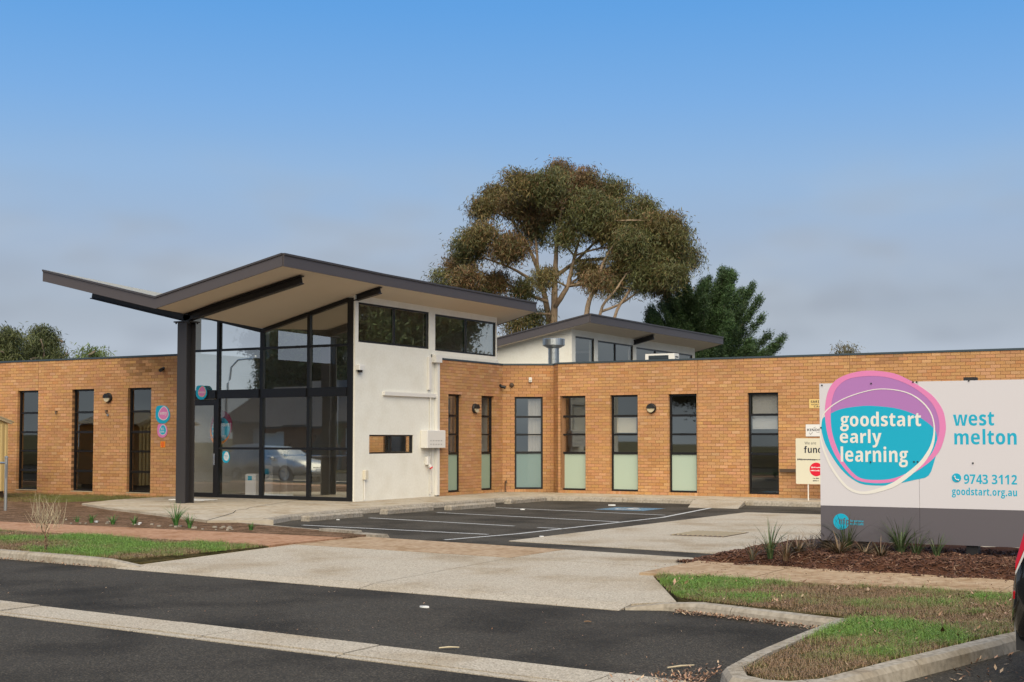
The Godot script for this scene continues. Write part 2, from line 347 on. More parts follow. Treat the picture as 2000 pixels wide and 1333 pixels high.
func make_ground() -> void:
	var st := sb(); sheet(st, poly([[-400, -400], [400, -400], [400, 400], [-400, 400]], -0.09), 0); structure(st, "ground", M.far_ground)
	st = sb(); sheet(st, poly([[-90, z_near(-90) - 0.3], [60, z_near(60) - 0.3], [60, 4.0], [-90, -4.0]], 0.0), 0.06); structure(st, "road", M.asphalt)
	st = sb(); sheet(st, poly([[-90, z_kerb(-90) - 0.25], [-4.0, z_kerb(-4) - 0.4], [6, -12.9], [40, -11], [40, z_far(40) + 0.2], [-90, z_far(-90) + 0.2]], 0.004), 0.06); structure(st, "parking_lane", M.asphalt)
	var strip := node("edge_strip", self); strip.set_meta("kind", "structure"); taken["edge_strip"] = 0
	var xs := [-60.0, -40.0, -30.0, -22.0, -18.0, -15.8, -13.6, -11.46, -9.28, -8.45, -6.77, -4.45, -2.2, 0.0, 2.2, 6.0, 12.0, 30.0]
	for i in xs.size() - 1:
		var a: float = xs[i] + 0.011; var b: float = xs[i + 1] - 0.011
		st = sb()
		var h := rng.randf_range(0.014, 0.024)
		sheet(st, poly([[a, z_far(a)], [b, z_far(b)], [b, z_near(b) - 0.11], [a, z_near(a) - 0.11]], h), 0.06)
		sheet(st, poly([[a, z_near(a) - 0.10], [b, z_near(b) - 0.10], [b, z_near(b)], [a, z_near(a)]], 0.008), 0.06)
		part(st, "strip_slab", M.concrete, strip)
	# driveway crossing
	var dr := node("driveway", self); dr.set_meta("kind", "structure"); taken["driveway"] = 0
	var lipz := func(x: float) -> float: return z_kerb(x) + 0.02
	for s in [[-13.9, -9.56], [-9.54, -6.05]]:
		var a: float = s[0]; var b: float = s[1]
		st = sb(); sheet(st, poly([[a, lipz.call(a), 0.010], [b, lipz.call(b), 0.010], [b, lipz.call(b) - 0.30, 0.045], [a, lipz.call(a) - 0.30, 0.045]], 0), 0.08); part(st, "lip", M.concrete, dr)
		st = sb()
		var back := [[b, -16.28 + 0.09 * (b + 7.0), 0.10], [a, -16.28 + 0.09 * (a + 7.0), 0.10]]
		if b > -7: back = [[-5.62, -13.15, 0.075], [-6.80, -15.2, 0.10], [-7.02, -16.28, 0.10], [a, -16.28 + 0.09 * (a + 7.0), 0.10]]
		else: a = -13.72
		sheet(st, poly([[a, lipz.call(a) - 0.31, 0.045], [b, lipz.call(b) - 0.31, 0.045]] + back, 0), 0.1); part(st, "driveway_slab", M.concrete, dr)
	for s in [[-13.72, -9.56], [-9.54, -7.03]]:
		var a: float = s[0]; var b: float = s[1]
		st = sb(); sheet(st, poly([[a, -16.30 + 0.09 * (a + 7.0)], [b, -16.30 + 0.09 * (b + 7.0)], [b, -17.72 + 0.16 * (b + 7.0)], [a, -17.72 + 0.16 * (a + 7.0)]], 0.102), 0.1); part(st, "crossing_slab", M.concrete if b > -9 else M.tan_path, dr)
	var fp := node("footpath", self); fp.set_meta("kind", "structure"); taken["footpath"] = 0
	var x := -60.0
	while x < -13.8:
		var b := minf(x + 3.06, -13.73)
		st = sb(); sheet(st, poly([[x, path_front(x)], [b, path_front(b)], [b, path_back(b)], [x, path_back(x)]], 0.13 + rng.randf_range(-0.004, 0.004)), 0.1); part(st, "path_slab", M.red_path, fp)
		x += 3.068
	xs = [-7.01, -5.62, -4.22, -2.79, -1.36, 0.07, 1.5, 4.4, 7.3, 10.2]
	for i in xs.size() - 1:
		var a: float = xs[i] + 0.006; var b: float = xs[i + 1] - 0.006
		st = sb(); sheet(st, poly([[a, -15.25], [b, -15.25], [b, -17.12 + 0.13 * (minf(b, -2) + 6.7)], [a, -17.12 + 0.13 * (minf(a, -2) + 6.7)]], 0.125 + rng.randf_range(-0.004, 0.005)), 0.1); part(st, "path_slab", M.tan_path, fp)
	# verges and beds
	st = sb(); sheet(st, poly([[-60, z_kerb(-60) - 0.14], [-14.4, z_kerb(-14.4) - 0.14], [-13.95, z_kerb(-13.95) - 0.16, 0.055], [-13.73, z_kerb(-13.7) - 0.5, 0.065], [-13.74, path_front(-13.74) + 0.0, 0.11], [-60, path_front(-60)]], 0.118), 0.1); structure(st, "verge", M.verge_soil)
	st = sb(); sheet(st, poly([[-6.80, -15.24, 0.104], [-5.66, -13.3, 0.082], [-5.35, -13.02, 0.09], [-3.58, -12.52], [-3.55, -11.2], [-3.52, -10.0], [-3.45, -9.35], [-3.25, -9.0], [-3.0, -8.98], [-2.85, -9.2], [-2.62, -10.2], [-2.22, -11.8], [-2.1, -12.45], [4, -12.2], [10, -12.0], [10, -15.24]], 0.112), 0.1); structure(st, "verge", M.verge_soil)
	st = sb(); sheet(st, poly([[-60, path_back(-60) - 0.01], [-13.74, path_back(-13.7) - 0.01], [-13.74, -19.0], [-18.6, -20.6], [-18.6, -27.7], [-60, -27.7]], 0.128), 0.1); structure(st, "garden_bed", M.soil)
	# car park
	st = sb(); sheet(st, poly([[-18.75, -20.75], [-13.6, -19.12], [-13.6, -18.78], [-7.0, -17.74], [-1, -17.0], [12, -17.0], [12, -33.2], [-16.8, -33.2], [-18.75, -32.2]], 0.062), 0.1)
	var cp := structure(st, "car_park", M.old_asphalt)
	for l in [[-16.95, -21.12, -12.45, -20.72], [-17.25, -23.75, -13.2, -22.95], [-12.6, -22.80, -12.0, -22.74], [-17.15, -26.25, -12.0, -25.15], [-17.1, -28.8, -12.15, -27.85], [-12.42, -19.25, -12.08, -21.1], [-12.08, -21.1, -11.86, -27.0], [-11.86, -27.0, -12.45, -31.3]]:
		var a := Vector3(l[0], 0.067, l[1]); var b := Vector3(l[2], 0.067, l[3])
		var nn := (b - a).cross(Vector3.UP).normalized() * 0.045
		st = sb(); sheet(st, [a + nn, b + nn, b - nn, a - nn], 0.0); part(st, "parking_line", M.line_paint, cp)
	st = sb(); sheet(st, poly([[-14.6, -30.5], [-13.3, -30.5], [-13.3, -29.2], [-14.6, -29.2]], 0.0665), 0); part(st, "painted_square", M.blue_paint, cp)
	st = sb()
	for k in 14:      # worn wheelchair symbol
		var an := TAU * k / 16.0 - 1.0
		var c := Vector3(-13.98 + cos(an) * 0.30, 0.071, -29.75 + sin(an) * 0.33); var c2 := Vector3(-13.98 + cos(an + TAU / 16) * 0.30, 0.071, -29.75 + sin(an + TAU / 16) * 0.33)
		var r := Vector3(-13.98, 0.071, -29.75)
		sheet(st, [c, c2, c2 + (r - c2) * 0.28, c + (r - c) * 0.28], 0)
	sheet(st, poly([[-14.05, -30.35], [-13.93, -30.35], [-13.90, -29.85], [-13.62, -29.80], [-13.60, -29.68], [-14.02, -29.72]], 0.071), 0)
	part(st, "wheelchair_symbol", M.line_paint, cp)
	st = sb(); sheet(st, poly([[-11.35, -19.55], [-10.98, -29.8], [12, -29.5], [12, -18.6], [-7.0, -18.85]], 0.072), 0.02); structure(st, "concrete_pad", M.concrete)
	st = sb(); sheet(st, poly([[-13.05, -31.3, 0.066], [-11.75, -31.3, 0.066], [-12.2, -33.0, 0.172], [-13.6, -33.0, 0.172]], 0), 0.1); structure(st, "kerb_ramp", M.concrete)
	# drain grate set in the pad
	var gr := thing("drain_grate", "rusty rectangular drain grate set flush in concrete pad", "grate", Vector3(-9.05, 0.075, -22.7))
	st = sb(); box(st, Vector3(-0.5, -0.02, -0.62), Vector3(0.5, 0.004, 0.62)); part(st, "tray", M.brown_metal, gr)
	for k in 11:
		st = sb(); box(st, Vector3(-0.46 + k * 0.092 - 0.016, 0.005, -0.58), Vector3(-0.46 + k * 0.092 + 0.016, 0.016, 0.58)); part(st, "bar", M.shed_trim, gr)
	# entry apron, split by its crack
	st = sb(); sheet(st, poly([[-18.40, -19.98], [-19.15, -21.25], [-19.75, -22.25], [-20.42, -23.1], [-20.55, -23.6], [-20.9, -24.1], [-22.4, -27.74], [-26.62, -27.66, 0.185], [-26.5, -25.4, 0.185], [-25.8, -23.6], [-23.6, -22.4], [-21.2, -21.35]], 0.178), 0.1); structure(st, "entry_apron", M.apron_concrete)
	st = sb(); sheet(st, poly([[-18.37, -19.96], [-17.35, -20.72], [-17.72, -21.0], [-18.25, -22.2], [-18.5, -24.0], [-18.54, -31.2], [-18.35, -32.3], [-17.7, -32.93], [-16.8, -33.14], [12, -33.14], [12, -35.32], [-18.9, -35.34], [-20.62, -35.2], [-20.62, -27.74], [-22.38, -27.74], [-20.88, -24.1], [-20.52, -23.58], [-20.40, -23.1], [-19.72, -22.25], [-19.11, -21.25]], 0.172), 0.1); structure(st, "entry_apron", M.apron_concrete)
	# kerbs
	var k := thing("street_kerb", "concrete street kerb along patchy grass verge beside bare sapling", "kerb")
	kerb_run(k, [Vector3(-60, 0, z_kerb(-60)), Vector3(-30, 0, z_kerb(-30)), Vector3(-14.9, 0, z_kerb(-14.9)), Vector3(-14.15, -0.01, z_kerb(-14.15)), Vector3(-13.6, -0.085, z_kerb(-13.6) - 0.10)], 1.0, 0.0, 0.122, 2.35)
	k = thing("verge_kerb", "curved concrete kerb round grass verge with rounded nose", "kerb")
	kerb_run(k, [Vector3(-6.0, -0.075, -12.72), Vector3(-5.66, -0.03, -12.90), Vector3(-5.3, 0, -12.87), Vector3(-3.74, 0, -12.36)], 1.0, 0.0, 0.10, 1.3)
	kerb_run(k, [Vector3(-3.72, 0, -12.37), Vector3(-3.72, 0, -11.2), Vector3(-3.70, 0, -10.0), Vector3(-3.64, 0, -9.3), Vector3(-3.45, 0, -8.93), Vector3(-3.2, 0, -8.80), Vector3(-2.93, 0, -8.84), Vector3(-2.72, 0, -9.1), Vector3(-2.47, 0, -10.2), Vector3(-2.07, 0, -11.8), Vector3(-1.95, 0, -12.32), Vector3(4, 0, -12.05), Vector3(10, 0, -11.85)], 1.0, 0.0, 0.122, 1.45, 0.16)
	k = thing("car_park_kerb", "stained concrete kerb between asphalt car park and entry apron", "kerb")
	kerb_run(k, [Vector3(-17.62, 0, -20.95), Vector3(-18.1, 0, -22.2), Vector3(-18.36, 0, -24.0), Vector3(-18.40, 0, -31.2), Vector3(-18.22, 0, -32.2), Vector3(-17.62, 0, -32.78), Vector3(-16.8, 0, -33.0), Vector3(-13.62, 0, -33.0)], 1.0, 0.06, 0.176, 2.0, 0.16)
	kerb_run(k, [Vector3(-12.18, 0, -33.0), Vector3(12, 0, -33.0)], 1.0, 0.06, 0.176, 2.4, 0.16)
	k = thing("bed_edging", "low broken concrete edging between weedy soil and car park", "kerb")
	kerb_run(k, [Vector3(-18.75, 0, -20.72), Vector3(-15.1, 0, -19.52)], -1.0, 0.05, 0.13, 1.9, 0.14)
	kerb_run(k, [Vector3(-14.98, 0, -19.48), Vector3(-14.12, 0, -19.28)], -1.0, 0.05, 0.17, 1.0, 0.28)
	kerb_run(k, [Vector3(-13.98, 0, -19.22), Vector3(-13.42, 0, -19.08)], -1.0, 0.05, 0.14, 1.0, 0.32)
	# wheel stops
	var wst := sb(); bevel_box(wst, Vector3(-1.0, 0, -0.11), Vector3(1.0, 0.115, 0.11), 0.03)
	wst.generate_normals(); var wsm := wst.commit()
	for q in [[-17.72, -23.1, 0.03, "chipped end beside entry apron"], [-17.80, -26.0, 0.02, "clean end near white wall"], [-17.45, -28.2, -0.03, "set askew off the kerb"], [-17.82, -31.6, 0.0, "nearest the brick corner"]]:
		var w := thing("wheel_stop", "weathered concrete wheel stop in parking bay, " + q[3], "wheel stop", Vector3(q[0], 0.064, q[1]), PI / 2 + q[2], "wheel stops along the car park kerb")
		mesh_part(wsm, "block", M.kerb_concrete, w)
		for s in [-0.7, 0.7]:
			st = sb(); lathe(st, Vector3(s, 0.112, 0), [[0.028, 0.0], [0.028, 0.006], [0.0, 0.007]], 10); part(st, "bolt_cover", M.brown_metal, w)

# ---------------------------------------------------------------- building
const COURSE := 0.086
const BASE := 0.084
var bld: Node3D
var brick_meshes: Array = []
var brick_tints: Array = []
var picked := 0

func wall_frame(o: Vector3, dir: Vector3) -> Transform3D:      # x along the wall (to the right from outside), y up, z outwards
	return Transform3D(Basis(dir, Vector3.UP, dir.cross(Vector3.UP)), Vector3(o.x, 0, o.z))
func slab(st: SurfaceTool, t: Transform3D, length: float, y0: float, y1: float, z0: float, z1: float, openings: Array, grow := 0.0) -> void:
	# a wall slab with rectangular openings [s0, s1, ya, yb], built from boxes that butt end to end
	var ops := openings.duplicate(); ops.sort_custom(func(a, b): return a[0] < b[0])
	var s := 0.0
	for o in ops:
		var a: float = maxf(o[0] - grow, 0.0); var b: float = minf(o[1] + grow, length)
		if a > s: box(st, Vector3(s, y0, z0), Vector3(a, y1, z1), t)
		if o[2] - grow > y0: box(st, Vector3(a, y0, z0), Vector3(b, o[2] - grow, z1), t)
		if o[3] + grow < y1: box(st, Vector3(a, o[3] + grow, z0), Vector3(b, y1, z1), t)
		s = b
	if s < length: box(st, Vector3(s, y0, z0), Vector3(length, y1, z1), t)
func brick_tint() -> Color:
	var k := rng.randf_range(0.90, 1.07); var r := rng.randf()
	var c := Vector3(0.565, 0.305, 0.145)
	if r < 0.10: c = Vector3(0.61, 0.35, 0.18)
	elif r < 0.18: c = Vector3(0.52, 0.265, 0.12)
	c *= k
	return Color(c.x, c.y * rng.randf_range(0.95, 1.06), c.z * rng.randf_range(0.9, 1.12))
func brick_wall(called: String, o: Vector3, dir: Vector3, length: float, courses: int, openings: Array, joints: Array, stains: Array, pick_from := 1e9) -> Transform3D:
	var t := wall_frame(o, dir)
	var w := node(called, bld)
	var st := sb(); slab(st, t, length, BASE - 0.2, BASE + courses * COURSE, -0.24, -0.006, openings, 0.004); part(st, "mortar_backing", M.mortar, w)
	var bs := sb(); var batch := noise(77, 0.5, 3)
	for c in courses:
		var y0 := BASE + c * COURSE + 0.005; var y1 := y0 + 0.076
		var cuts: Array = []
		for q in openings:
			if y1 > q[2] + 0.01 and y0 < q[3] - 0.01: cuts.append([q[0], q[1]])
		for j in joints: cuts.append([j - 0.007, j + 0.007])
		var s := -0.12 if c % 2 else 0.0
		while s < length:
			var segs: Array = [[maxf(s + 0.005, 0.0), minf(s + 0.235, length)]]
			for q in cuts:
				var nx: Array = []
				for g in segs:
					if q[1] <= g[0] or q[0] >= g[1]: nx.append(g); continue
					if q[0] > g[0]: nx.append([g[0], q[0]])
					if q[1] < g[1]: nx.append([q[1], g[1]])
				segs = nx
			for g in segs:
				if g[1] - g[0] < 0.004: continue
				var off := rng.randf_range(-0.0025, 0.0015)
				var whole: bool = g[1] - g[0] > 0.2295
				if whole and s > pick_from and y0 > 2.45 and picked < 300 and s < pick_from + 5.6:
					var m := MeshInstance3D.new(); m.mesh = brick_meshes[rng.randi() % brick_meshes.size()]; m.material_override = M.brick
					m.name = "brick"; w.add_child(m, true); picked += 1
					m.transform = t * Transform3D(Basis(), Vector3(g[0], y0, off))
					continue
				var col := brick_tint() * (1.0 + 0.16 * batch.get_noise_2d(g[0] + o.x * 3.1, y0 * 1.6))
				for q in stains:
					var dd := Vector2((g[0] - q[0]) / q[2], (y0 - q[1]) / q[3]).length()
					if dd < 1.0 and rng.randf() < 0.75: col = col * rng.randf_range(0.62, 0.95)
				col.a = 1.0
				bs.set_color(col); box(bs, Vector3(g[0], y0, -0.105), Vector3(g[1], y1, off), t, false)
			s += 0.24
	var all := part(bs, "bricks", M.brick, w); all.set_meta("kind", "stuff")
	st = sb(); box(st, Vector3(-0.01, BASE + courses * COURSE, -0.26), Vector3(length + 0.01, BASE + courses * COURSE + 0.05, 0.018), t); part(st, "capping", M.cap_metal, w)
	return t
func window(t: Transform3D, s0: float, s1: float, y0: float, y1: float, rows: Array, mats: Array, sill := true) -> Node3D:
	var w := node("window", bld)
	var st := sb(); var f := 0.05
	for b in [[s0, y0, s0 + f, y1], [s1 - f, y0, s1, y1], [s0 + f, y0, s1 - f, y0 + f], [s0 + f, y1 - f, s1 - f, y1]]:
		box(st, Vector3(b[0], b[1], -0.155), Vector3(b[2], b[3], -0.095), t)
	part(st, "frame", M.frame_black, w)
	var ys: Array = [y0 + f] + rows + [y1 - f]
	for i in rows.size():
		st = sb(); var h := 0.032 if i % 2 == 0 else 0.022
		box(st, Vector3(s0 + f, rows[i] - h, -0.150), Vector3(s1 - f, rows[i] + h, -0.098), t); part(st, "transom", M.frame_black, w)
	for i in ys.size() - 1:
		st = sb()
		var a: float = ys[i] + (0.0 if i == 0 else 0.03); var b: float = ys[i + 1] - (0.0 if i == ys.size() - 2 else 0.03)
		var tilt := rng.randf_range(-0.0025, 0.0025)
		quad(st, t * Vector3(s0 + f, a, -0.125), t * Vector3(s0 + f, b, -0.125 + tilt), t * Vector3(s1 - f, b, -0.125 + tilt), t * Vector3(s1 - f, a, -0.125))
		part(st, "pane", M[mats[i]], w)
	if sill:
		var s := s0
		while s < s1 - 0.03:
			st = sb(); st.set_color(brick_tint()); box(st, Vector3(s + 0.004, y0 - 0.10, -0.12), Vector3(minf(s + 0.082, s1), y0 - 0.004, 0.008), t); part(st, "sill_brick", M.brick, w)
			s += 0.086
	return w
func bar(st: SurfaceTool, a: Vector3, b: Vector3, w: float, h: float) -> void:     # box beam from a to b: w across (horizontal), h high
	var d := (b - a).normalized(); var s := d.cross(Vector3.UP).normalized(); var u := s.cross(d).normalized()
	var l := (b - a).length()
	box(st, Vector3(-w / 2, -h / 2, 0), Vector3(w / 2, h / 2, l), Transform3D(Basis(-s, u, d), a))
func i_beam(st: SurfaceTool, a: Vector3, b: Vector3, w: float, h: float) -> void:
	var up := Vector3(0, h / 2 - 0.012, 0)
	bar(st, a + up, b + up, w, 0.024); bar(st, a - up, b - up, w, 0.024); bar(st, a, b, 0.022, h - 0.05)
func plate(st: SurfaceTool, a0: Vector3, b0: Vector3, a1: Vector3, b1: Vector3, n: Vector3) -> void:   # quad a0 b0 (bottom) a1 b1 (top) given thickness n
	var p := [a0, b0, b1, a1]; var q: Array = []
	for v in p: q.append(v + n)
	var flip: bool = (b0 - a0).cross(a1 - a0).dot(n) < 0
	if flip:
		p.reverse(); q.reverse()
	quad(st, q[3], q[2], q[1], q[0]); quad(st, p[0], p[1], p[2], p[3])
	for i in 4:
		var j := (i + 1) % 4
		quad(st, p[i], q[i], q[j], p[j])
func pavilion_roof(zs: Array, l: Array, v: Array, r: Array, xl: float, xv: float, xr: float, rise: float) -> Node3D:
	var n := node("roof", bld); var th := 0.30
	var pt := func(k: int, i: int, up: float) -> Vector3:
		return Vector3([xl, xv, xr][k], [l, v, r][k][i] + up + rise, zs[i])
	var so := sb(); var ro := sb()
	for i in zs.size() - 1:
		for k in 2:
			quad(so, pt.call(k, i, 0.012), pt.call(k + 1, i, 0.012), pt.call(k + 1, i + 1, 0.012), pt.call(k, i + 1, 0.012))
			quad(ro, pt.call(k, i, th - 0.02), pt.call(k, i + 1, th - 0.02), pt.call(k + 1, i + 1, th - 0.02), pt.call(k + 1, i, th - 0.02))
	part(so, "soffit", M.soffit, n)
	part(ro, "roof_sheet", M.roof_metal, n)
	var ribs := sb()      # standing ribs of the metal sheet
	for k in 2:
		for c in 24:
			var f := (c + 0.5) / 24.0
			for i in zs.size() - 1:
				var a: Vector3 = (pt.call(k, i, th - 0.008) as Vector3).lerp(pt.call(k + 1, i, th - 0.008), f)
				var b: Vector3 = (pt.call(k, i + 1, th - 0.008) as Vector3).lerp(pt.call(k + 1, i + 1, th - 0.008), f)
				bar(ribs, a, b, 0.03, 0.022)
	part(ribs, "roof_ribs", M.roof_metal, n)
	var up := Vector3(0, th, 0); var lipv := Vector3(0, 0.045, 0)
	var edges: Array = []
	for k in 2: edges.append([pt.call(k, 0, 0.0), pt.call(k + 1, 0, 0.0), Vector3(0, 0, 0.03)])
	for k in 2: edges.append([pt.call(k, zs.size() - 1, 0.0), pt.call(k + 1, zs.size() - 1, 0.0), Vector3(0, 0, -0.03)])
	for i in zs.size() - 1:
		edges.append([pt.call(2, i, 0.0), pt.call(2, i + 1, 0.0), Vector3(0.03, 0, 0)])
		edges.append([pt.call(0, i, 0.0), pt.call(0, i + 1, 0.0), Vector3(-0.03, 0, 0)])
	for e in edges:
		var st := sb(); plate(st, e[0], e[1], e[0] + up - lipv, e[1] + up - lipv, e[2]); part(st, "fascia", M.fascia, n)
		st = sb(); plate(st, e[0] + up - lipv, e[1] + up - lipv, e[0] + up, e[1] + up, e[2] * 1.9); part(st, "fascia_lip", M.fascia_lip, n)
	return n
func soffit_y(x: float) -> float:       # underside of the entrance roof in the glazing plane
	return 4.66 + ((-23.65 - x) * 0.2296 if x < -23.65 else (x + 23.65) * 0.2416)
func pane(parent: Node, pts: Array, m: String, called := "pane") -> void:
	var st := sb()
	for i in range(1, pts.size() - 1): tri(st, pts[0], pts[i], pts[i + 1])
	part(st, called, M[m], parent)

func make_building() -> void:
	bld = thing("childcare_building", "tan brick childcare building with white butterfly-roof entrance and black glazing", "building")
	for i in 8:
		var st := sb(); st.set_color(brick_tint()); box(st, Vector3(0, 0, -0.105), Vector3(0.23, 0.076, 0), Transform3D(), false)
		st.generate_normals(); brick_meshes.append(st.commit())
	var st: SurfaceTool
	# left wing
	var lo: Array = []
	for q in [[-35.25, -34.37], [-33.0, -32.11], [-30.68, -29.8], [-28.46, -27.56]]: lo.append([q[0] + 38.0, q[1] + 38.0, BASE + 2 * COURSE, BASE + 36 * COURSE])
	var t := brick_wall("brick_wall", Vector3(-38, 0, -27.65), Vector3.RIGHT, 11.4, 46, lo, [5.89 + 0.0], [[10.2, 3.75, 0.9, 0.35], [9.6, 3.9, 0.6, 0.2]])
	for q in lo: window(t, q[0], q[1], q[2], q[3], [0.83, 1.40, 1.95, 2.52], ["dark_glass", "dark_glass", "dark_glass", "dark_glass", "dark_glass"], false)
	for q in lo:
		st = sb(); box(st, Vector3(q[0], q[2] - 0.02, -0.10), Vector3(q[1], q[2] - 0.001, 0.012), t); part(st, "window_sill", M.shed_trim, bld)
	brick_wall("brick_wall", Vector3(-26.6, 0, -27.758), Vector3(0, 0, -1), 0.4, 46, [], [], [])
	# centre wall, splayed corner, return and right wing
	var y0 := BASE + 2 * COURSE; var y1 := BASE + 34 * COURSE
	var rows := [1.345, 1.88, 2.41]
	var cm := ["frosted", "window_glass", "window_glass", "dark_glass"]; var cb := ["frosted_grey", "window_glass", "window_glass", "window_glass"]; var cs := ["frosted_dull", "dark_glass", "window_glass", "window_glass"]
	var co := [[0.46, 1.16, y0, y1], [2.25, 2.98, y0, y1]]
	t = brick_wall("brick_wall", Vector3(-20.54, 0, -31.55), Vector3(0, 0, -1), 3.45, 45, co, [], [])
	for q in co: window(t, q[0], q[1], q[2], q[3], rows, cs)
	var a := Vector3(-20.54, 0, -35.0); var b := Vector3(-19.22, 0, -35.78); var c := Vector3(-18.81, 0, -35.3)
	var dop := [[0.37, 1.21, y0, y1]]
	t = brick_wall("brick_wall", a, (b - a).normalized(), (b - a).length(), 45, dop, [], [])
	window(t, 0.37, 1.21, y0, y1, rows, cb)
	var cu := sb()
	for k in 7:
		var s := 0.80 + k * 0.055
		tube(cu, [t * Vector3(s, 0.4, -0.28 - 0.02 * (k % 2)), t * Vector3(s, 2.95, -0.28 - 0.02 * (k % 2))], [0.034, 0.030], 7)
	part(cu, "curtain", M.curtain, bld)
	brick_wall("brick_wall", b, (c - b).normalized(), (c - b).length(), 45, [], [], [])
	var ro := [[0.06, 0.90, y0, y1], [1.70, 2.57, y0, y1], [3.52, 4.37, y0, y1], [5.86, 6.73, y0, y1], [12.2, 13.07, y0, y1]]
	t = brick_wall("brick_wall", c, Vector3.RIGHT, 17.0, 45, ro, [4.40, 8.69], [[9.6, 3.7, 0.35, 0.5], [9.4, 3.3, 0.3, 0.3]], 6.8)
	for i in ro.size():
		var q = ro[i]
		window(t, q[0], q[1], q[2], q[3], rows, ["dark_glass", "dark_glass", "window_glass", "window_glass"] if i >= 3 else cm)
	st = sb(); box(st, Vector3(5.93, 2.02, -0.22), Vector3(6.66, 2.98, -0.20), t); part(st, "roller_blind", M.blind, bld)
	st = sb(); box(st, Vector3(1.78, 1.93, -0.30), Vector3(2.40, 2.36, -0.28), t); part(st, "paper_screen", M.sign_cream, bld)
	st = sb(); box(st, Vector3(6.77, 0.86, 0.03), Vector3(8.3, 0.95, 0.08), t); box(st, Vector3(7.0, 0.88, 0.0), Vector3(7.06, 0.93, 0.03), t); part(st, "wall_rail", M.brown_metal, bld)
	# flat roofs, floors and inner walls that close the wings
	st = sb(); box(st, Vector3(-38, 3.55, -33.4), Vector3(-26.66, 3.75, -27.9)); box(st, Vector3(-38, -0.05, -33.2), Vector3(-38.2, 3.9, -27.7)); box(st, Vector3(-38, -0.05, -33.4), Vector3(-26.66, 3.9, -33.2)); part(st, "wing_shell", M.dark_room, bld)
	st = sb(); box(st, Vector3(-38, 0.0, -33.2), Vector3(-26.66, 0.19, -27.9)); part(st, "wing_floor", M.interior_floor, bld)
	st = sb(); sheet(st, poly([[-20.75, -31.7], [-20.75, -35.0], [-19.2, -36.05], [-18.7, -35.55], [-1.8, -35.55], [-1.8, -52], [-26.6, -52], [-26.6, -34.9], [-20.95, -34.9], [-20.95, -31.7]], 3.75), 0.2); part(st, "flat_roof", M.dark_room, bld)
	st = sb(); sheet(st, poly([[-20.75, -31.7], [-20.75, -35.0], [-19.2, -36.05], [-18.7, -35.55], [-1.8, -35.55], [-1.8, -52], [-26.6, -52], [-26.6, -31.7]], 0.19), 0.1); part(st, "wing_floor", M.interior_floor, bld)
	st = sb(); box(st, Vector3(-26.6, 0.2, -41.2), Vector3(-1.8, 3.7, -41.0)); box(st, Vector3(-1.99, 0.2, -41.0), Vector3(-1.8, 3.95, -35.3)); box(st, Vector3(-24.6, 0.2, -41.0), Vector3(-24.4, 3.7, -34.9)); part(st, "wing_shell", M.interior_wall, bld)
	# entrance pavilion: white walls
	t = wall_frame(Vector3(-20.6, 0, -27.72), Vector3(0, 0, -1))
	var wo := [[0.14, 3.39, 4.22, 5.24], [3.70, 7.0, 4.20, 5.22]]
	st = sb(); slab(st, t, 7.06, 4.0, 5.52, -0.2, 0.0, wo)
	slab(st, t, 3.81, -0.05, 4.0, -0.2, 0.0, [[0.63, 2.64, 1.37, 1.86]]); part(st, "white_wall", M.render_white, bld)
	st = sb(); box(st, Vector3(3.5, 4.0, 0.0), Vector3(7.1, 4.10, 0.035), t); part(st, "ledge_trim", M.render_white, bld)
	for q in wo:
		var w := node("clerestory_window", bld); var mid: float = (q[0] + q[1]) / 2
		st = sb()
		for f in [[q[0], q[0] + 0.05, q[2], q[3]], [q[1] - 0.05, q[1], q[2], q[3]], [q[0] + 0.05, q[1] - 0.05, q[2], q[2] + 0.05], [q[0] + 0.05, q[1] - 0.05, q[3] - 0.05, q[3]], [mid - 0.025, mid + 0.025, q[2] + 0.05, q[3] - 0.05]]:
			box(st, Vector3(f[0], f[2], -0.12), Vector3(f[1], f[3], -0.02), t)
		part(st, "frame", M.frame_black, w)
		for h in [[q[0] + 0.05, mid - 0.025], [mid + 0.025, q[1] - 0.05]]:
			pane(w, [t * Vector3(h[0], q[2] + 0.05, -0.05), t * Vector3(h[0], q[3] - 0.05, -0.05), t * Vector3(h[1], q[3] - 0.05, -0.05), t * Vector3(h[1], q[2] + 0.05, -0.05)], "glass")
	var sw := node("slot_window", bld)
	st = sb()
	for f in [[0.63, 0.67, 1.37, 1.86], [2.60, 2.64, 1.37, 1.86], [0.67, 2.60, 1.37, 1.41], [0.67, 2.60, 1.82, 1.86], [1.61, 1.66, 1.41, 1.82]]:
		box(st, Vector3(f[0], f[2], -0.13), Vector3(f[1], f[3], -0.03), t)
	part(st, "frame", M.frame_black, sw)
	for h in [[0.67, 1.61], [1.66, 2.60]]: pane(sw, [t * Vector3(h[0], 1.41, -0.07), t * Vector3(h[0], 1.82, -0.07), t * Vector3(h[1], 1.82, -0.07), t * Vector3(h[1], 1.41, -0.07)], "mirror_glass")
	# shade ledge, downpipe with rainwater head
	st = sb(); box(st, Vector3(1.21, 2.89, 0.0), Vector3(3.70, 2.99, 0.07), t); part(st, "wall_ledge", M.white_paint, bld)
	var dp := node("downpipe", bld)
	st = sb(); box(st, Vector3(3.68, 0.2, 0.005), Vector3(3.79, 3.88, 0.10), t); box(st, Vector3(3.30, 3.1, 0.005), Vector3(3.40, 4.0, 0.08), t); part(st, "pipe", M.white_paint, dp)
	st = sb(); box(st, Vector3(3.50, 3.86, 0.0), Vector3(3.80, 4.08, 0.17), t); part(st, "rainwater_head", M.white_paint, dp)
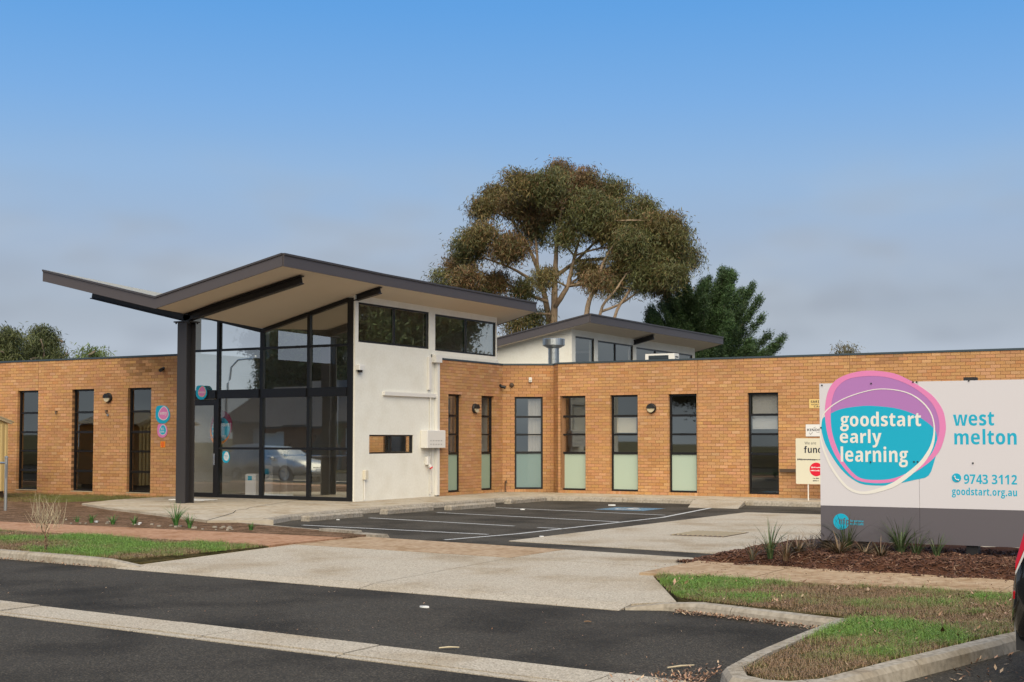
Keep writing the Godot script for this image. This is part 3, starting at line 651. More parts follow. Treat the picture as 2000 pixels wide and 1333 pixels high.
	st = sb(); tube(st, [t * Vector3(3.42, 2.9, 0.03), t * Vector3(3.42, 0.25, 0.03)], [0.018, 0.018], 8); tube(st, [t * Vector3(3.50, 1.5, 0.03), t * Vector3(3.50, 0.3, 0.03)], [0.016, 0.016], 8); part(st, "conduit", M.white_paint, dp)
	# other pavilion walls
	var t2 := wall_frame(Vector3(-26.5, 0, -34.76), Vector3(0, 0, 1))
	st = sb(); slab(st, t2, 6.9, 3.6, 5.45, -0.2, 0.0, [[0.4, 3.2, 4.12, 5.1], [3.6, 6.5, 4.12, 5.1]])
	box(st, Vector3(-26.5, 0.1, -34.95), Vector3(-20.8, 5.4, -34.77)); box(st, Vector3(-26.7, 0.1, -34.76), Vector3(-26.5, 3.6, -28.15)); part(st, "white_wall", M.render_white, bld)
	st = sb(); box(st, Vector3(-26.5, 0.05, -34.76), Vector3(-20.8, 0.186, -27.80)); part(st, "entrance_floor", M.interior_floor, bld)
	# entrance glazing
	var gz := node("entrance_glazing", bld); var z := -27.75
	var xsm := [-26.46, -25.17, -23.65, -22.08, -20.74]; var hw := [0.05, 0.045, 0.05, 0.045, 0.09]
	for i in 5:
		st = sb(); var x: float = xsm[i]
		box(st, Vector3(x - hw[i], 0.17, z - 0.08), Vector3(x + hw[i], soffit_y(x) - (0.0 if i == 2 else 0.02), z + 0.05)); part(st, "mullion", M.frame_black, gz)
	var lev := [[0.17, 0.27], [1.47, 1.53], [2.84, 3.07], [4.12, 4.18]]
	for i in 4:
		for k in lev.size():
			if i == 0 and k < 2: continue
			st = sb(); var d := 0.0 if k != 2 else 0.05
			box(st, Vector3(xsm[i] + hw[i], lev[k][0], z - 0.07 - d), Vector3(xsm[i + 1] - hw[i + 1], lev[k][1], z + 0.04 + d)); part(st, "transom", M.frame_black, gz)
	for i in 4:
		var xa: float = xsm[i] + hw[i]; var xb: float = xsm[i + 1] - hw[i + 1]
		st = sb(); bar(st, Vector3(xa, soffit_y(xa) - 0.05, z), Vector3(xb, soffit_y(xb) - 0.05, z), 0.12, 0.10); part(st, "head_rail", M.frame_black, gz)
		var hs := [0.27, 1.47, 1.53, 2.84, 3.07, 4.12]
		for k in 3:
			if i == 0 and k < 2: continue
			pane(gz, [Vector3(xa, hs[2 * k], z), Vector3(xa, hs[2 * k + 1], z + rng.randf_range(-0.004, 0.004)), Vector3(xb, hs[2 * k + 1], z + rng.randf_range(-0.004, 0.004)), Vector3(xb, hs[2 * k], z)], ("mirror_glass" if k == 2 else "glass") if i != 1 or k > 1 else "dark_glass")
		pane(gz, [Vector3(xa, 4.18, z), Vector3(xa, soffit_y(xa) - 0.1, z), Vector3(xb, soffit_y(xb) - 0.1, z), Vector3(xb, 4.18, z)], "dark_glass" if i < 2 else "glass")
	var door := node("door", bld)
	st = sb()
	for f in [[-26.40, -26.30, 0.19, 2.82], [-25.32, -25.215, 0.19, 2.82], [-26.30, -25.32, 2.66, 2.82], [-26.30, -25.32, 0.19, 0.30]]: box(st, Vector3(f[0], f[2], z - 0.03), Vector3(f[1], f[3], z + 0.03))
	part(st, "door_frame", M.frame_black, door)
	pane(door, [Vector3(-26.30, 0.30, z), Vector3(-26.30, 2.66, z), Vector3(-25.32, 2.66, z), Vector3(-25.32, 0.30, z)], "dark_glass")
	st = sb(); bar(st, Vector3(-25.27, 1.60, z + 0.045), Vector3(-25.27, 1.95, z + 0.045), 0.05, 0.03); bar(st, Vector3(-25.27, 1.80, z + 0.09), Vector3(-25.42, 1.80, z + 0.09), 0.025, 0.025); bar(st, Vector3(-25.27, 1.80, z + 0.04), Vector3(-25.27, 1.801, z + 0.1), 0.03, 0.03); box(st, Vector3(-25.30, 1.05, z + 0.031), Vector3(-25.235, 1.36, z + 0.06)); part(st, "handle", M.chrome, door)
	# roofs, steel beams and column
	pavilion_roof([-23.85, -27.75, -35.65], [5.77, 5.56, 5.30], [4.88, 4.66, 4.56], [5.66, 5.60, 5.57], -27.57, -23.65, -19.76, 0.0)
	pavilion_roof([-39.25, -43.2, -51.05], [5.77, 5.66, 5.50], [4.78, 4.70, 4.60], [5.52, 5.52, 5.52], -27.57, -23.65, -19.75, 0.0)
	var zc := -24.9
	var sl := 0.2296; var sr := 0.2097
	var vb := 4.88 - 0.058 - 0.10
	st = sb(); i_beam(st, Vector3(-26.95, vb + 3.3 * sl, zc), Vector3(-23.55, vb, zc), 0.16, 0.20); part(st, "steel_beam", M.steel_black, bld)
	st = sb(); i_beam(st, Vector3(-23.75, vb, zc), Vector3(-20.05, vb + 3.6 * sr, zc), 0.16, 0.20); part(st, "steel_beam", M.steel_black, bld)
	st = sb(); i_beam(st, Vector3(-20.75, 5.32, -27.78), Vector3(-19.86, 5.49, -27.78), 0.14, 0.17); part(st, "steel_beam", M.steel_black, bld)
	var col := node("column", bld)
	st = sb()
	for d in [-0.15, 0.15]: box(st, Vector3(-23.65 - 0.15, 0.17, zc + d - 0.012), Vector3(-23.65 + 0.15, 4.62, zc + d + 0.012))
	box(st, Vector3(-23.65 - 0.012, 0.17, zc - 0.138), Vector3(-23.65 + 0.012, 4.62, zc + 0.138)); box(st, Vector3(-23.84, 0.17, zc - 0.10), Vector3(-23.662, 4.62, zc + 0.10)); part(st, "shaft", M.steel_dark, col)
	st = sb(); box(st, Vector3(-23.9, 4.62, zc - 0.2), Vector3(-23.4, 4.65, zc + 0.2))
	for q in [[-23.86, -0.15], [-23.86, 0.15], [-23.44, -0.15], [-23.44, 0.15]]: lathe(st, Vector3(q[0], 4.585, zc + q[1]), [[0.0, 0.0], [0.022, 0.0], [0.022, 0.035], [0.0, 0.035]], 6)
	part(st, "cap_plate", M.steel_black, col)
	# second pavilion walls
	t = wall_frame(Vector3(-20.6, 0, -39.62), Vector3(0, 0, -1))
	var po := [[0.27, 1.67, 3.9, 5.16], [1.94, 4.80, 3.9, 5.12], [5.07, 10.36, 3.9, 5.07]]
	st = sb(); slab(st, t, 10.6, 3.7, 5.42, -0.2, 0.0, po); box(st, Vector3(-26.5, 3.7, -39.82), Vector3(-20.8, 5.2, -39.62)); prism(st, [Vector2(-23.65, 5.19), Vector2(-20.8, 5.19), Vector2(-20.8, 5.40)], Transform3D(Basis(), Vector3(0, 0, -39.82)), 0.2)
	box(st, Vector3(-26.5, 3.7, -50.3), Vector3(-20.8, 5.2, -50.1)); box(st, Vector3(-26.7, 3.7, -50.2), Vector3(-26.5, 5.3, -39.7)); part(st, "white_wall", M.render_white, bld)
	for k in po.size():
		var q = po[k]
		var w := node("clerestory_window", bld); st = sb()
		var cuts: Array = [q[0]]
		for j in range(1, k + 1): cuts.append(q[0] + (q[1] - q[0]) * j / (k + 1.0))
		cuts.append(q[1])
		for s in cuts: box(st, Vector3(clampf(s - 0.03, q[0], q[1]), q[2], -0.12), Vector3(clampf(s + 0.03, q[0], q[1]), q[3], -0.02), t)
		box(st, Vector3(q[0] + 0.03, q[3] - 0.05, -0.119), Vector3(q[1] - 0.03, q[3], -0.021), t); part(st, "frame", M.frame_black, w)
		for j in cuts.size() - 1:
			pane(w, [t * Vector3(cuts[j] + 0.03, q[2], -0.05), t * Vector3(cuts[j] + 0.03, q[3] - 0.05, -0.05), t * Vector3(cuts[j + 1] - 0.03, q[3] - 0.05, -0.05), t * Vector3(cuts[j + 1] - 0.03, q[2], -0.05)], "window_glass")
	st = sb(); i_beam(st, Vector3(-20.62, 5.22, -44.5), Vector3(-19.83, 5.40, -44.5), 0.14, 0.17); part(st, "steel_beam", M.steel_black, bld)
	st = sb(); tube(st, [Vector3(-22.2, 4.75, -41.6), Vector3(-22.2, 4.95, -44.6)], [0.04, 0.04], 8); part(st, "ceiling_tube", M.white_paint, bld)

# ---------------------------------------------------------------- fittings and signs
const OUT := Basis(Vector3(1, 0, 0), Vector3(0, 0, 1), Vector3(0, -1, 0))     # turns a lathe's axis to local +z
func face(o: Vector3, dir: Vector3) -> Transform3D:      # frame with z pointing out of a wall
	return Transform3D(Basis(dir, Vector3.UP, dir.cross(Vector3.UP)), o)
func text(parent: Node, s: String, t: Transform3D, x0: float, x1: float, y0: float, y1: float, m: String, called := "lettering", bold := true, serif := false) -> void:
	var f := SystemFont.new(); f.font_names = PackedStringArray(["Droid Serif" if serif else "Droid Sans"]); f.font_weight = 700 if bold else 400
	var tm := TextMesh.new(); tm.text = s; tm.font = f; tm.font_size = 48; tm.depth = 0.0012; tm.pixel_size = 0.01; tm.curve_step = 1.0
	var bb := tm.get_aabb()
	var o := MeshInstance3D.new(); o.mesh = tm; o.material_override = M[m]; o.name = called; parent.add_child(o, true)
	var sx := (x1 - x0) / bb.size.x; var sy := (y1 - y0) / bb.size.y
	o.transform = t * Transform3D(Basis().scaled(Vector3(sx, sy, 1)), Vector3(x0 - bb.position.x * sx, y0 - bb.position.y * sy, 0))
func smooth_loop(pts: Array, n := 4) -> Array:       # closed Catmull-Rom through Vector2 points
	var o: Array = []; var c := pts.size()
	for i in c:
		var p0: Vector2 = pts[(i + c - 1) % c]; var p1: Vector2 = pts[i]; var p2: Vector2 = pts[(i + 1) % c]; var p3: Vector2 = pts[(i + 2) % c]
		for k in n: o.append(p1.cubic_interpolate(p2, p0, p3, float(k) / n))
	return o
func blob(parent: Node, pts: Array, t: Transform3D, z0: float, z1: float, m: String, called: String) -> void:
	var st := sb(); prism(st, pts, t * Transform3D(Basis(), Vector3(0, 0, z0)), z1 - z0); part(st, called, M[m], parent)
func ring(parent: Node, a: Array, b: Array, t: Transform3D, z0: float, z1: float, m: String, called: String) -> void:
	# band between two closed loops, resampled by angle about their middle
	var mid := Vector2.ZERO
	for p in b: mid += p
	mid /= b.size()
	var at := func(loop: Array, an: float) -> Vector2:
		var d := Vector2(cos(an), sin(an)); var best := 0.0
		for i in loop.size():
			var h = Geometry2D.segment_intersects_segment(mid, mid + d * 10.0, loop[i], loop[(i + 1) % loop.size()])
			if h != null: best = maxf(best, (h - mid).length())
		return mid + d * best
	var st := sb(); var n := 96
	for k in n:
		var p: Vector2 = at.call(a, TAU * k / n); var p2: Vector2 = at.call(a, TAU * (k + 1) / n)
		var q: Vector2 = at.call(b, TAU * k / n); var q2: Vector2 = at.call(b, TAU * (k + 1) / n)
		var f := func(v: Vector2, zz: float) -> Vector3: return t * Vector3(v.x, v.y, zz)
		quad(st, f.call(q, z1), f.call(q2, z1), f.call(p2, z1), f.call(p, z1))
		quad(st, f.call(p, z0), f.call(p, z1), f.call(p2, z1), f.call(p2, z0))
	part(st, called, M[m], parent)
func round_pts(cx: float, cy: float, rx: float, ry: float, n := 28, wob := 0.0) -> Array:
	var o: Array = []
	for i in n:
		var a := TAU * i / n; var w := 1.0 + wob * sin(2 * a + 0.7) + wob * 0.7 * cos(3 * a)
		o.append(Vector2(cx + cos(a) * rx * w, cy + sin(a) * ry * w))
	return o
func wall_light(t: Transform3D, label: String) -> void:
	var o := thing("wall_light", label, "wall light", Vector3.ZERO, 0, "round bulkhead lights on the brick walls"); o.transform = t
	var st := sb(); lathe(st, Vector3.ZERO, [[0.14, 0.0], [0.145, 0.03], [0.13, 0.065], [0.10, 0.075], [0.0, 0.076]], 28, OUT); part(st, "housing", M.black_plastic, o)
	var lo: Array = []; var up: Array = []
	for k in 17:
		var a := PI * k / 16.0
		lo.append(Vector2(-cos(a) * 0.112, -sin(a) * 0.112 - 0.004)); up.append(Vector2(cos(a) * 0.122, sin(a) * 0.122))
	st = sb(); prism(st, lo, Transform3D(Basis(), Vector3(0, 0, 0.06)), 0.035); part(st, "lens", M.lamp_lens, o)
	st = sb(); prism(st, up, Transform3D(Basis(), Vector3(0, 0, 0.055)), 0.065); part(st, "hood", M.black_plastic, o)
func camera_fitting(t: Transform3D, label: String, m := "black_plastic") -> void:
	var o := thing("security_camera", label, "camera"); o.transform = t
	var st := sb(); lathe(st, Vector3.ZERO, [[0.045, 0.0], [0.045, 0.02], [0.018, 0.03], [0.018, 0.09], [0.0, 0.09]], 14, OUT); part(st, "bracket", M.black_plastic, o)
	st = sb(); tube(st, [Vector3(-0.02, -0.02, 0.04), Vector3(0.05, -0.06, 0.17)], [0.045, 0.05], 14); part(st, "body", M[m], o)
func make_fittings() -> void:
	var zl := -27.65; var R := Vector3.RIGHT; var B := Vector3(0, 0, -1)
	wall_light(face(Vector3(-29.2, 2.92, zl + 0.004), R), "round black bulkhead light above tap hook on left brick wing")
	wall_light(face(Vector3(-20.535, 2.63, -33.4), B), "round black bulkhead light between two narrow windows beside white wall")
	wall_light(face(Vector3(-15.8, 2.62, -35.296), R), "round black bulkhead light between frosted windows facing car park")
	camera_fitting(face(Vector3(-27.1, 3.70, zl + 0.004), R), "small dark spotlight high on brick wall above entry sign")
	camera_fitting(face(Vector3(-20.535, 3.34, -34.85), B), "small spotlight at top of brick wall near splayed corner")
	var o := thing("hose_hook", "small brown pipe hook on brick beside left window", "hook", Vector3.ZERO); o.transform = face(Vector3(-31.3, 2.50, zl), R)
	var st := sb(); tube(st, [Vector3(0, 0.05, 0), Vector3(0, 0.05, 0.07), Vector3(0.06, -0.03, 0.09)], [0.02, 0.02, 0.018], 8); part(st, "stem", M.brown_metal, o)
	o = thing("hose_hook", "small brown pipe hook with pale tag under round light", "hook", Vector3.ZERO); o.transform = face(Vector3(-29.25, 2.50, zl), R)
	st = sb(); tube(st, [Vector3(0, 0.05, 0), Vector3(0, 0.05, 0.07), Vector3(0.06, -0.03, 0.09)], [0.02, 0.02, 0.018], 8); part(st, "stem", M.brown_metal, o)
	st = sb(); box(st, Vector3(0.0, -0.1, 0.01), Vector3(0.07, -0.04, 0.03)); part(st, "tag", M.galvanised, o)
	o = thing("alarm_dome", "small bronze alarm dome on splayed brick wall", "alarm"); var tdg := face(Vector3(-20.3, 3.36, -35.14), Vector3(0.861, 0, -0.509)); o.transform = tdg
	st = sb(); lathe(st, Vector3.ZERO, [[0.07, 0.0], [0.07, 0.03], [0.05, 0.07], [0.0, 0.085]], 16, OUT); part(st, "dome", M.brown_metal, o)
	o = thing("motion_sensor", "white sensor box above window on splayed brick wall", "sensor"); o.transform = face(Vector3(-19.82, 3.52, -35.425), Vector3(0.861, 0, -0.509))
	st = sb(); bevel_box(st, Vector3(-0.05, -0.07, 0.0), Vector3(0.05, 0.07, 0.09), 0.015); part(st, "housing", M.white_paint, o)
	st = sb(); lathe(st, Vector3(0, -0.02, 0.09), [[0.03, 0.0], [0.02, 0.02], [0.0, 0.025]], 12, OUT); part(st, "lens", M.cream_paint, o)
	# things on the white wall
	o = thing("floodlight", "small white floodlight high on white wall beside glazing", "floodlight"); o.transform = face(Vector3(-20.6, 3.52, -27.86), B)
	st = sb(); bevel_box(st, Vector3(-0.12, -0.02, 0.0), Vector3(0.12, 0.12, 0.13), 0.02); part(st, "housing", M.white_paint, o)
	st = sb(); box(st, Vector3(-0.05, -0.08, 0.02), Vector3(0.05, -0.02, 0.1)); part(st, "sensor", M.black_plastic, o)
	o = thing("meter_box", "white perforated meter box on corner of white wall", "meter box"); o.transform = face(Vector3(-20.6, 1.51, -31.17), B)
	st = sb(); bevel_box(st, Vector3(-0.46, 0.0, 0.0), Vector3(0.46, 0.48, 0.22), 0.015); part(st, "cabinet", M.white_paint, o)
	for k in 10:
		st = sb(); box(st, Vector3(-0.3 + (k % 5) * 0.13, 0.08 + (k / 5) * 0.1, 0.219), Vector3(-0.26 + (k % 5) * 0.13, 0.11 + (k / 5) * 0.1, 0.2235)); part(st, "vent_slot", M.galvanised, o)
	o = thing("power_outlet", "white outdoor outlet with red cap under meter box", "power outlet"); o.transform = face(Vector3(-20.6, 1.05, -30.98), B)
	st = sb(); bevel_box(st, Vector3(-0.07, 0.0, 0.0), Vector3(0.07, 0.22, 0.1), 0.02); part(st, "body", M.white_paint, o)
	st = sb(); tube(st, [Vector3(0.03, 0.02, 0.06), Vector3(0.08, -0.09, 0.12)], [0.045, 0.04], 12); part(st, "socket", M.white_paint, o)
	st = sb(); tube(st, [Vector3(0.07, -0.07, 0.11), Vector3(0.085, -0.10, 0.125)], [0.047, 0.045], 12); part(st, "cap_ring", M.sign_red, o)
	o = thing("junction_box", "cream junction box with conduit low on white wall", "junction box"); o.transform = face(Vector3(-20.6, 0.72, -28.14), B)
	st = sb(); bevel_box(st, Vector3(-0.07, 0.0, 0.0), Vector3(0.07, 0.24, 0.09), 0.012); part(st, "body", M.cream_paint, o)
	st = sb(); tube(st, [Vector3(-0.02, 0.0, 0.03), Vector3(-0.02, -0.52, 0.03)], [0.014, 0.014], 8); part(st, "conduit", M.white_paint, o)
	o = thing("garden_tap", "brass garden tap on red riser at brick wall base", "tap", Vector3(-20.44, 0.17, -35.0))
	st = sb(); tube(st, [Vector3(0, 0, 0), Vector3(0, 0.32, 0)], [0.016, 0.016], 8); part(st, "riser", M.brown_metal, o)
	st = sb(); tube(st, [Vector3(0, 0.30, 0), Vector3(0.06, 0.33, 0.04), Vector3(0.08, 0.26, 0.05)], [0.018, 0.02, 0.016], 8); part(st, "spout", M.brown_metal, o)
	# flue and air conditioner on the flat roof
	o = thing("roof_flue", "galvanised metal flue with wide cowl on flat roof", "flue", Vector3(-19.87, 3.75, -37.0))
	st = sb(); lathe(st, Vector3.ZERO, [[0.17, 0.0], [0.17, 0.84]], 24); part(st, "pipe", M.zinc, o)
	st = sb()
	for k in 3: lathe(st, Vector3(0, 0.25 + k * 0.2, 0), [[0.17, 0.0], [0.178, 0.006], [0.17, 0.012]], 24)
	part(st, "seam", M.zinc, o)
	st = sb(); lathe(st, Vector3.ZERO, [[0.17, 0.80], [0.33, 0.88], [0.345, 0.90], [0.345, 1.09], [0.33, 1.10], [0.32, 1.09], [0.0, 1.06]], 28); part(st, "cowl", M.zinc, o)
	o = thing("air_conditioner", "white air conditioner outdoor unit on flat roof", "air conditioner", Vector3(-16.22, 3.75, -37.0))
	st = sb(); box(st, Vector3(-0.47, 0.0, -0.17), Vector3(0.47, 0.52, 0.17)); part(st, "case", M.white_paint, o)
	st = sb(); box(st, Vector3(-0.36, 0.08, 0.171), Vector3(0.28, 0.47, 0.176)); part(st, "coil_panel", M.sign_blue, o); o.get_node("coil_panel").material_override = M.cap_metal
	for k in 8:
		st = sb(); box(st, Vector3(-0.36, 0.10 + k * 0.046, 0.177), Vector3(0.28, 0.112 + k * 0.046, 0.184)); part(st, "grille_bar", M.black_plastic, o)
	for k in 5:
		st = sb(); box(st, Vector3(0.471, 0.12 + k * 0.07, -0.12), Vector3(0.474, 0.155 + k * 0.07, 0.12)); part(st, "side_vent", M.black_plastic, o)
func unread(parent: Node, z: float, x0: float, x1: float, y0: float, y1: float, m: String) -> void:     # a line of print the photograph does not let one read
	var st := sb(); var x := x0
	while x < x1 - 0.004:
		var w := minf(rng.randf_range(0.25, 0.9) * (y1 - y0), x1 - x)
		box(st, Vector3(x, y0 + rng.randf() * 0.25 * (y1 - y0), z), Vector3(x + w, y1 - rng.randf() * 0.3 * (y1 - y0), z + 0.0012))
		x += w + (y1 - y0) * (0.5 if rng.randf() < 0.2 else 0.16)
	var o := part(st, "small_print", M[m], parent); o.set_meta("kind", "stuff")
func bubble_sign(called: String, label: String, t: Transform3D, rx: float, ry: float, outer: String, inner: String, edge: String, words: Array, words_m := "sign_line", group := "") -> void:
	var o := thing(called, label, "sign", Vector3.ZERO, 0, group); o.transform = t
	blob(o, smooth_loop([Vector2(-rx, 0.25 * ry), Vector2(-0.85 * rx, 0.9 * ry), Vector2(-0.1 * rx, ry), Vector2(0.55 * rx, 0.85 * ry), Vector2(0.95 * rx, 0.2 * ry), Vector2(0.9 * rx, -0.5 * ry), Vector2(0.3 * rx, -ry), Vector2(-0.5 * rx, -0.95 * ry), Vector2(-0.95 * rx, -0.45 * ry)]), t.affine_inverse() * t, 0.0, 0.008, outer, "backing")
	blob(o, smooth_loop([Vector2(-0.62 * rx, 0.05 * ry), Vector2(-0.35 * rx, 0.6 * ry), Vector2(0.15 * rx, 0.92 * ry), Vector2(0.62 * rx, 0.6 * ry), Vector2(0.8 * rx, -0.05 * ry), Vector2(0.5 * rx, -0.55 * ry), Vector2(0.0, -0.66 * ry), Vector2(-0.48 * rx, -0.4 * ry)]), Transform3D(), 0.008, 0.011, edge, "border")
	blob(o, smooth_loop([Vector2(-0.55 * rx, 0.05 * ry), Vector2(-0.30 * rx, 0.54 * ry), Vector2(0.15 * rx, 0.84 * ry), Vector2(0.56 * rx, 0.55 * ry), Vector2(0.73 * rx, -0.02 * ry), Vector2(0.45 * rx, -0.47 * ry), Vector2(0.0, -0.57 * ry), Vector2(-0.42 * rx, -0.34 * ry)]), Transform3D(), 0.011, 0.014, inner, "bubble")
	for w in words: text(o, w[0], Transform3D(Basis(), Vector3(0, 0, 0.014)), w[1] * rx, w[2] * rx, w[3] * ry, w[4] * ry, words_m)
func make_signs() -> void:
	var zl := -27.645
	bubble_sign("entry_sign", "round blue and pink bubble sign reading entry", face(Vector3(-27.10, 2.43, zl), Vector3.RIGHT), 0.27, 0.245, "sign_blue", "sign_pink", "sign_line", [["entry", -0.36, 0.56, -0.16, 0.30]])
	bubble_sign("hours_sign", "small pink and blue hours sign below entry sign", face(Vector3(-27.11, 1.98, zl), Vector3.RIGHT), 0.19, 0.185, "sign_pink", "sign_blue", "sign_line", [["hours of", -0.3, 0.3, 0.28, 0.50], ["operation", -0.3, 0.4, 0.06, 0.26]])
	for q in [[-0.066, 0.085, -0.028, -0.004], [-0.066, 0.085, -0.055, -0.033]]: unread(get_node("hours_sign"), 0.014, q[0], q[1], q[2], q[3], "sign_line")
	var o := thing("warning_sticker", "square orange warning sticker on brick below hours sign", "sticker", Vector3.ZERO); o.transform = face(Vector3(-27.09, 1.60, zl), Vector3.RIGHT)
	var st := sb(); box(st, Vector3(-0.09, -0.085, 0), Vector3(0.09, 0.085, 0.004)); part(st, "plate", M.sign_orange, o)
	for q in [[-0.045, 0.045, 0.048, 0.068], [-0.06, 0.06, 0.015, 0.035], [-0.07, 0.07, -0.03, 0.0]]: unread(o, 0.004, q[0], q[1], q[2], q[3], "sign_red")
	st = sb(); prism(st, round_pts(0, -0.055, 0.018, 0.018, 14), Transform3D(Basis(), Vector3(0, 0, 0.004)), 0.003); part(st, "mark", M.sign_red, o)
	bubble_sign("entrance_sign", "small blue and pink bubble sign reading entrance on glazing beam", face(pz(393.5, 767, -27.64), Vector3.RIGHT), 0.20, 0.19, "sign_blue", "sign_pink", "sign_yellow", [["entrance", -0.50, 0.66, -0.10, 0.16]])
	bubble_sign("door_sticker", "round blue and white sticker on glass pane beside door", face(pz(441.5, 893, -27.735), Vector3.RIGHT), 0.13, 0.155, "sign_blue", "sign_panel", "sign_line", [], "sign_blue")
	for q in [[-0.05, 0.065, 0.01, 0.04], [-0.04, 0.05, -0.035, -0.02]]: unread(get_node("door_sticker"), 0.014, q[0], q[1], q[2], q[3], "sign_blue")
	# signs on the right wing
	o = thing("camera_notice", "small yellow notice reading smile on brick wall", "sign"); o.transform = face(Vector3(-10.93, 2.69, -35.296), Vector3.RIGHT)
	st = sb(); box(st, Vector3(-0.29, -0.12, 0), Vector3(0.35, 0.12, 0.006)); part(st, "plate", M.sign_yellow, o)
	var tf := Transform3D(Basis(), Vector3(0, 0, 0.006))
	text(o, "SMILE", tf, -0.25, 0.12, 0.02, 0.085, "ink"); text(o, "YOU'RE ON", tf, -0.24, 0.28, -0.045, -0.005, "ink"); text(o, "CAMERA", tf, -0.16, 0.24, -0.10, -0.06, "ink")
	o = thing("kindergarten_sign", "white rectangular kindergarten sign on brick wall behind board", "sign"); o.transform = face(Vector3(-10.75, 1.98, -35.296), Vector3.RIGHT)
	st = sb(); box(st, Vector3(-0.57, -0.16, 0), Vector3(0.57, 0.16, 0.008)); part(st, "plate", M.sign_panel, o)
	tf = Transform3D(Basis(), Vector3(0, 0, 0.008))
	text(o, "KINDERGARTEN", tf, -0.53, 0.38, -0.02, 0.045, "ink")
	st = sb(); box(st, Vector3(-0.28, -0.055, 0.008), Vector3(0.4, -0.047, 0.0095)); bar(st, Vector3(-0.47, -0.06, 0.010), Vector3(-0.44, -0.11, 0.010), 0.014, 0.004); bar(st, Vector3(-0.44, -0.11, 0.010), Vector3(-0.38, -0.045, 0.010), 0.014, 0.004); bar(st, Vector3(-0.36, 0.06, 0.010), Vector3(-0.30, 0.09, 0.010), 0.014, 0.004); part(st, "tick_mark", M.ink, o)
	o = thing("yard_sign", "cream notice board on thin white stake with red circle", "sign", Vector3(-10.72, 0.17, -34.21))
	st = sb(); box(st, Vector3(-0.215, 0.0, -0.012), Vector3(-0.19, 0.5, 0.012)); box(st, Vector3(0.62, 0.0, -0.012), Vector3(0.645, 0.5, 0.012)); part(st, "stake", M.white_paint, o)
	st = sb(); prism(st, [Vector2(-0.52, 0.44), Vector2(-0.50, 0.42), Vector2(0.88, 0.42), Vector2(0.9, 0.44), Vector2(0.9, 1.58), Vector2(0.88, 1.6), Vector2(-0.50, 1.6), Vector2(-0.52, 1.58)], Transform3D(Basis(), Vector3(0, 0, 0.013)), 0.01); part(st, "board", M.sign_cream, o)
	tf = Transform3D(Basis(), Vector3(0, 0, 0.023))
	text(o, "We are", tf, -0.28, 0.02, 1.44, 1.51, "ink", "lettering", false); text(o, "func-fu", tf, -0.30, 0.45, 1.22, 1.40, "ink"); unread(o, 0.023, -0.48, 0.72, 1.03, 1.075, "ink")
	st = sb(); prism(st, round_pts(0.02, 0.80, 0.175, 0.175, 30), tf, 0.003); part(st, "red_circle", M.sign_red, o)
	unread(o, 0.026, -0.11, 0.13, 0.83, 0.87, "sign_panel"); unread(o, 0.026, -0.13, 0.15, 0.75, 0.79, "sign_panel")
	unread(o, 0.023, -0.07, 0.09, 0.55, 0.59, "ink"); unread(o, 0.023, -0.07, 0.09, 0.49, 0.525, "ink")
	# the big sign board
	var zs := -18.1
	o = thing("sign_board", "large white and grey sign board with blue and pink bubble logo", "sign", Vector3(-4.0, 0.12, zs))
	var to := Transform3D(Basis(), Vector3(4.0, -0.12, -zs))         # world to the sign's own axes
	var X := func(px: float, py: float) -> Vector2:
		var p := to * pz(px, py, zs); return Vector2(p.x, p.y)
	var Z5 := func(a: float, b: float) -> Vector2: return X.call(1600 + a / 4.443, 700 + b / 4.443)
	for q in [[-1.61, 0.272], [-0.284, 1.98]]:
		st = sb(); box(st, Vector3(q[0], 0.74, -0.04), Vector3(q[0] + (1.322 if q[0] < -1 else 2.6), 2.395, 0.0)); part(st, "white_panel", M.sign_white, o)
		st = sb(); box(st, Vector3(q[0], 0.272, -0.04), Vector3(q[0] + (1.322 if q[0] < -1 else 2.6), 0.738, 0.0)); part(st, "grey_panel", M.sign_grey, o)
	for x in [-1.05, 0.36, 1.9]:
		st = sb(); box(st, Vector3(x - 0.075, -0.2, -0.20), Vector3(x + 0.075, 2.44, -0.05)); part(st, "post", M.steel_black, o)
	st = sb(); box(st, Vector3(-1.5, 0.30, -0.10), Vector3(2.3, 0.36, -0.045)); part(st, "rail", M.galvanised, o)
	var cv := func(list: Array) -> Array:
		var r: Array = []
		for p in list: r.append(Z5.call(p[0], p[1]))
		return r
	var outer := smooth_loop(cv.call([[450, 108], [300, 125], [170, 175], [100, 245], [65, 340], [52, 480], [70, 640], [120, 800], [200, 930], [290, 1030], [370, 1072], [520, 1086], [650, 1072], [780, 1018], [900, 948], [1000, 865], [1060, 780], [1098, 650], [1100, 560], [1075, 450], [1000, 340], [900, 260], [780, 190], [640, 130]]))
	var inner := smooth_loop(cv.call([[430, 155], [260, 180], [165, 245], [122, 330], [103, 460], [110, 620], [150, 760], [210, 890], [300, 1000], [380, 1048], [520, 1058], [650, 1043], [780, 990], [900, 905], [980, 825], [1030, 700], [1047, 600], [1030, 490], [980, 390], [880, 295], [760, 222], [600, 168]]))
	var blue := smooth_loop(cv.call([[20, 545], [100, 482], [200, 440], [330, 420], [450, 414], [650, 432], [800, 475], [900, 530], [1000, 612], [1026, 690], [1022, 800], [1003, 890], [952, 1020], [840, 1055], [700, 1086], [590, 1105], [400, 1098], [290, 1050], [190, 960], [100, 830], [40, 700]]), 3)
	blob(o, outer, Transform3D(), -0.03, 0.001, "sign_purple", "bubble_purple")
	blob(o, blue, Transform3D(), -0.02, 0.002, "sign_blue", "bubble_blue")
	ring(o, outer, inner, Transform3D(), 0.0, 0.003, "sign_pink", "bubble_pink_ring")
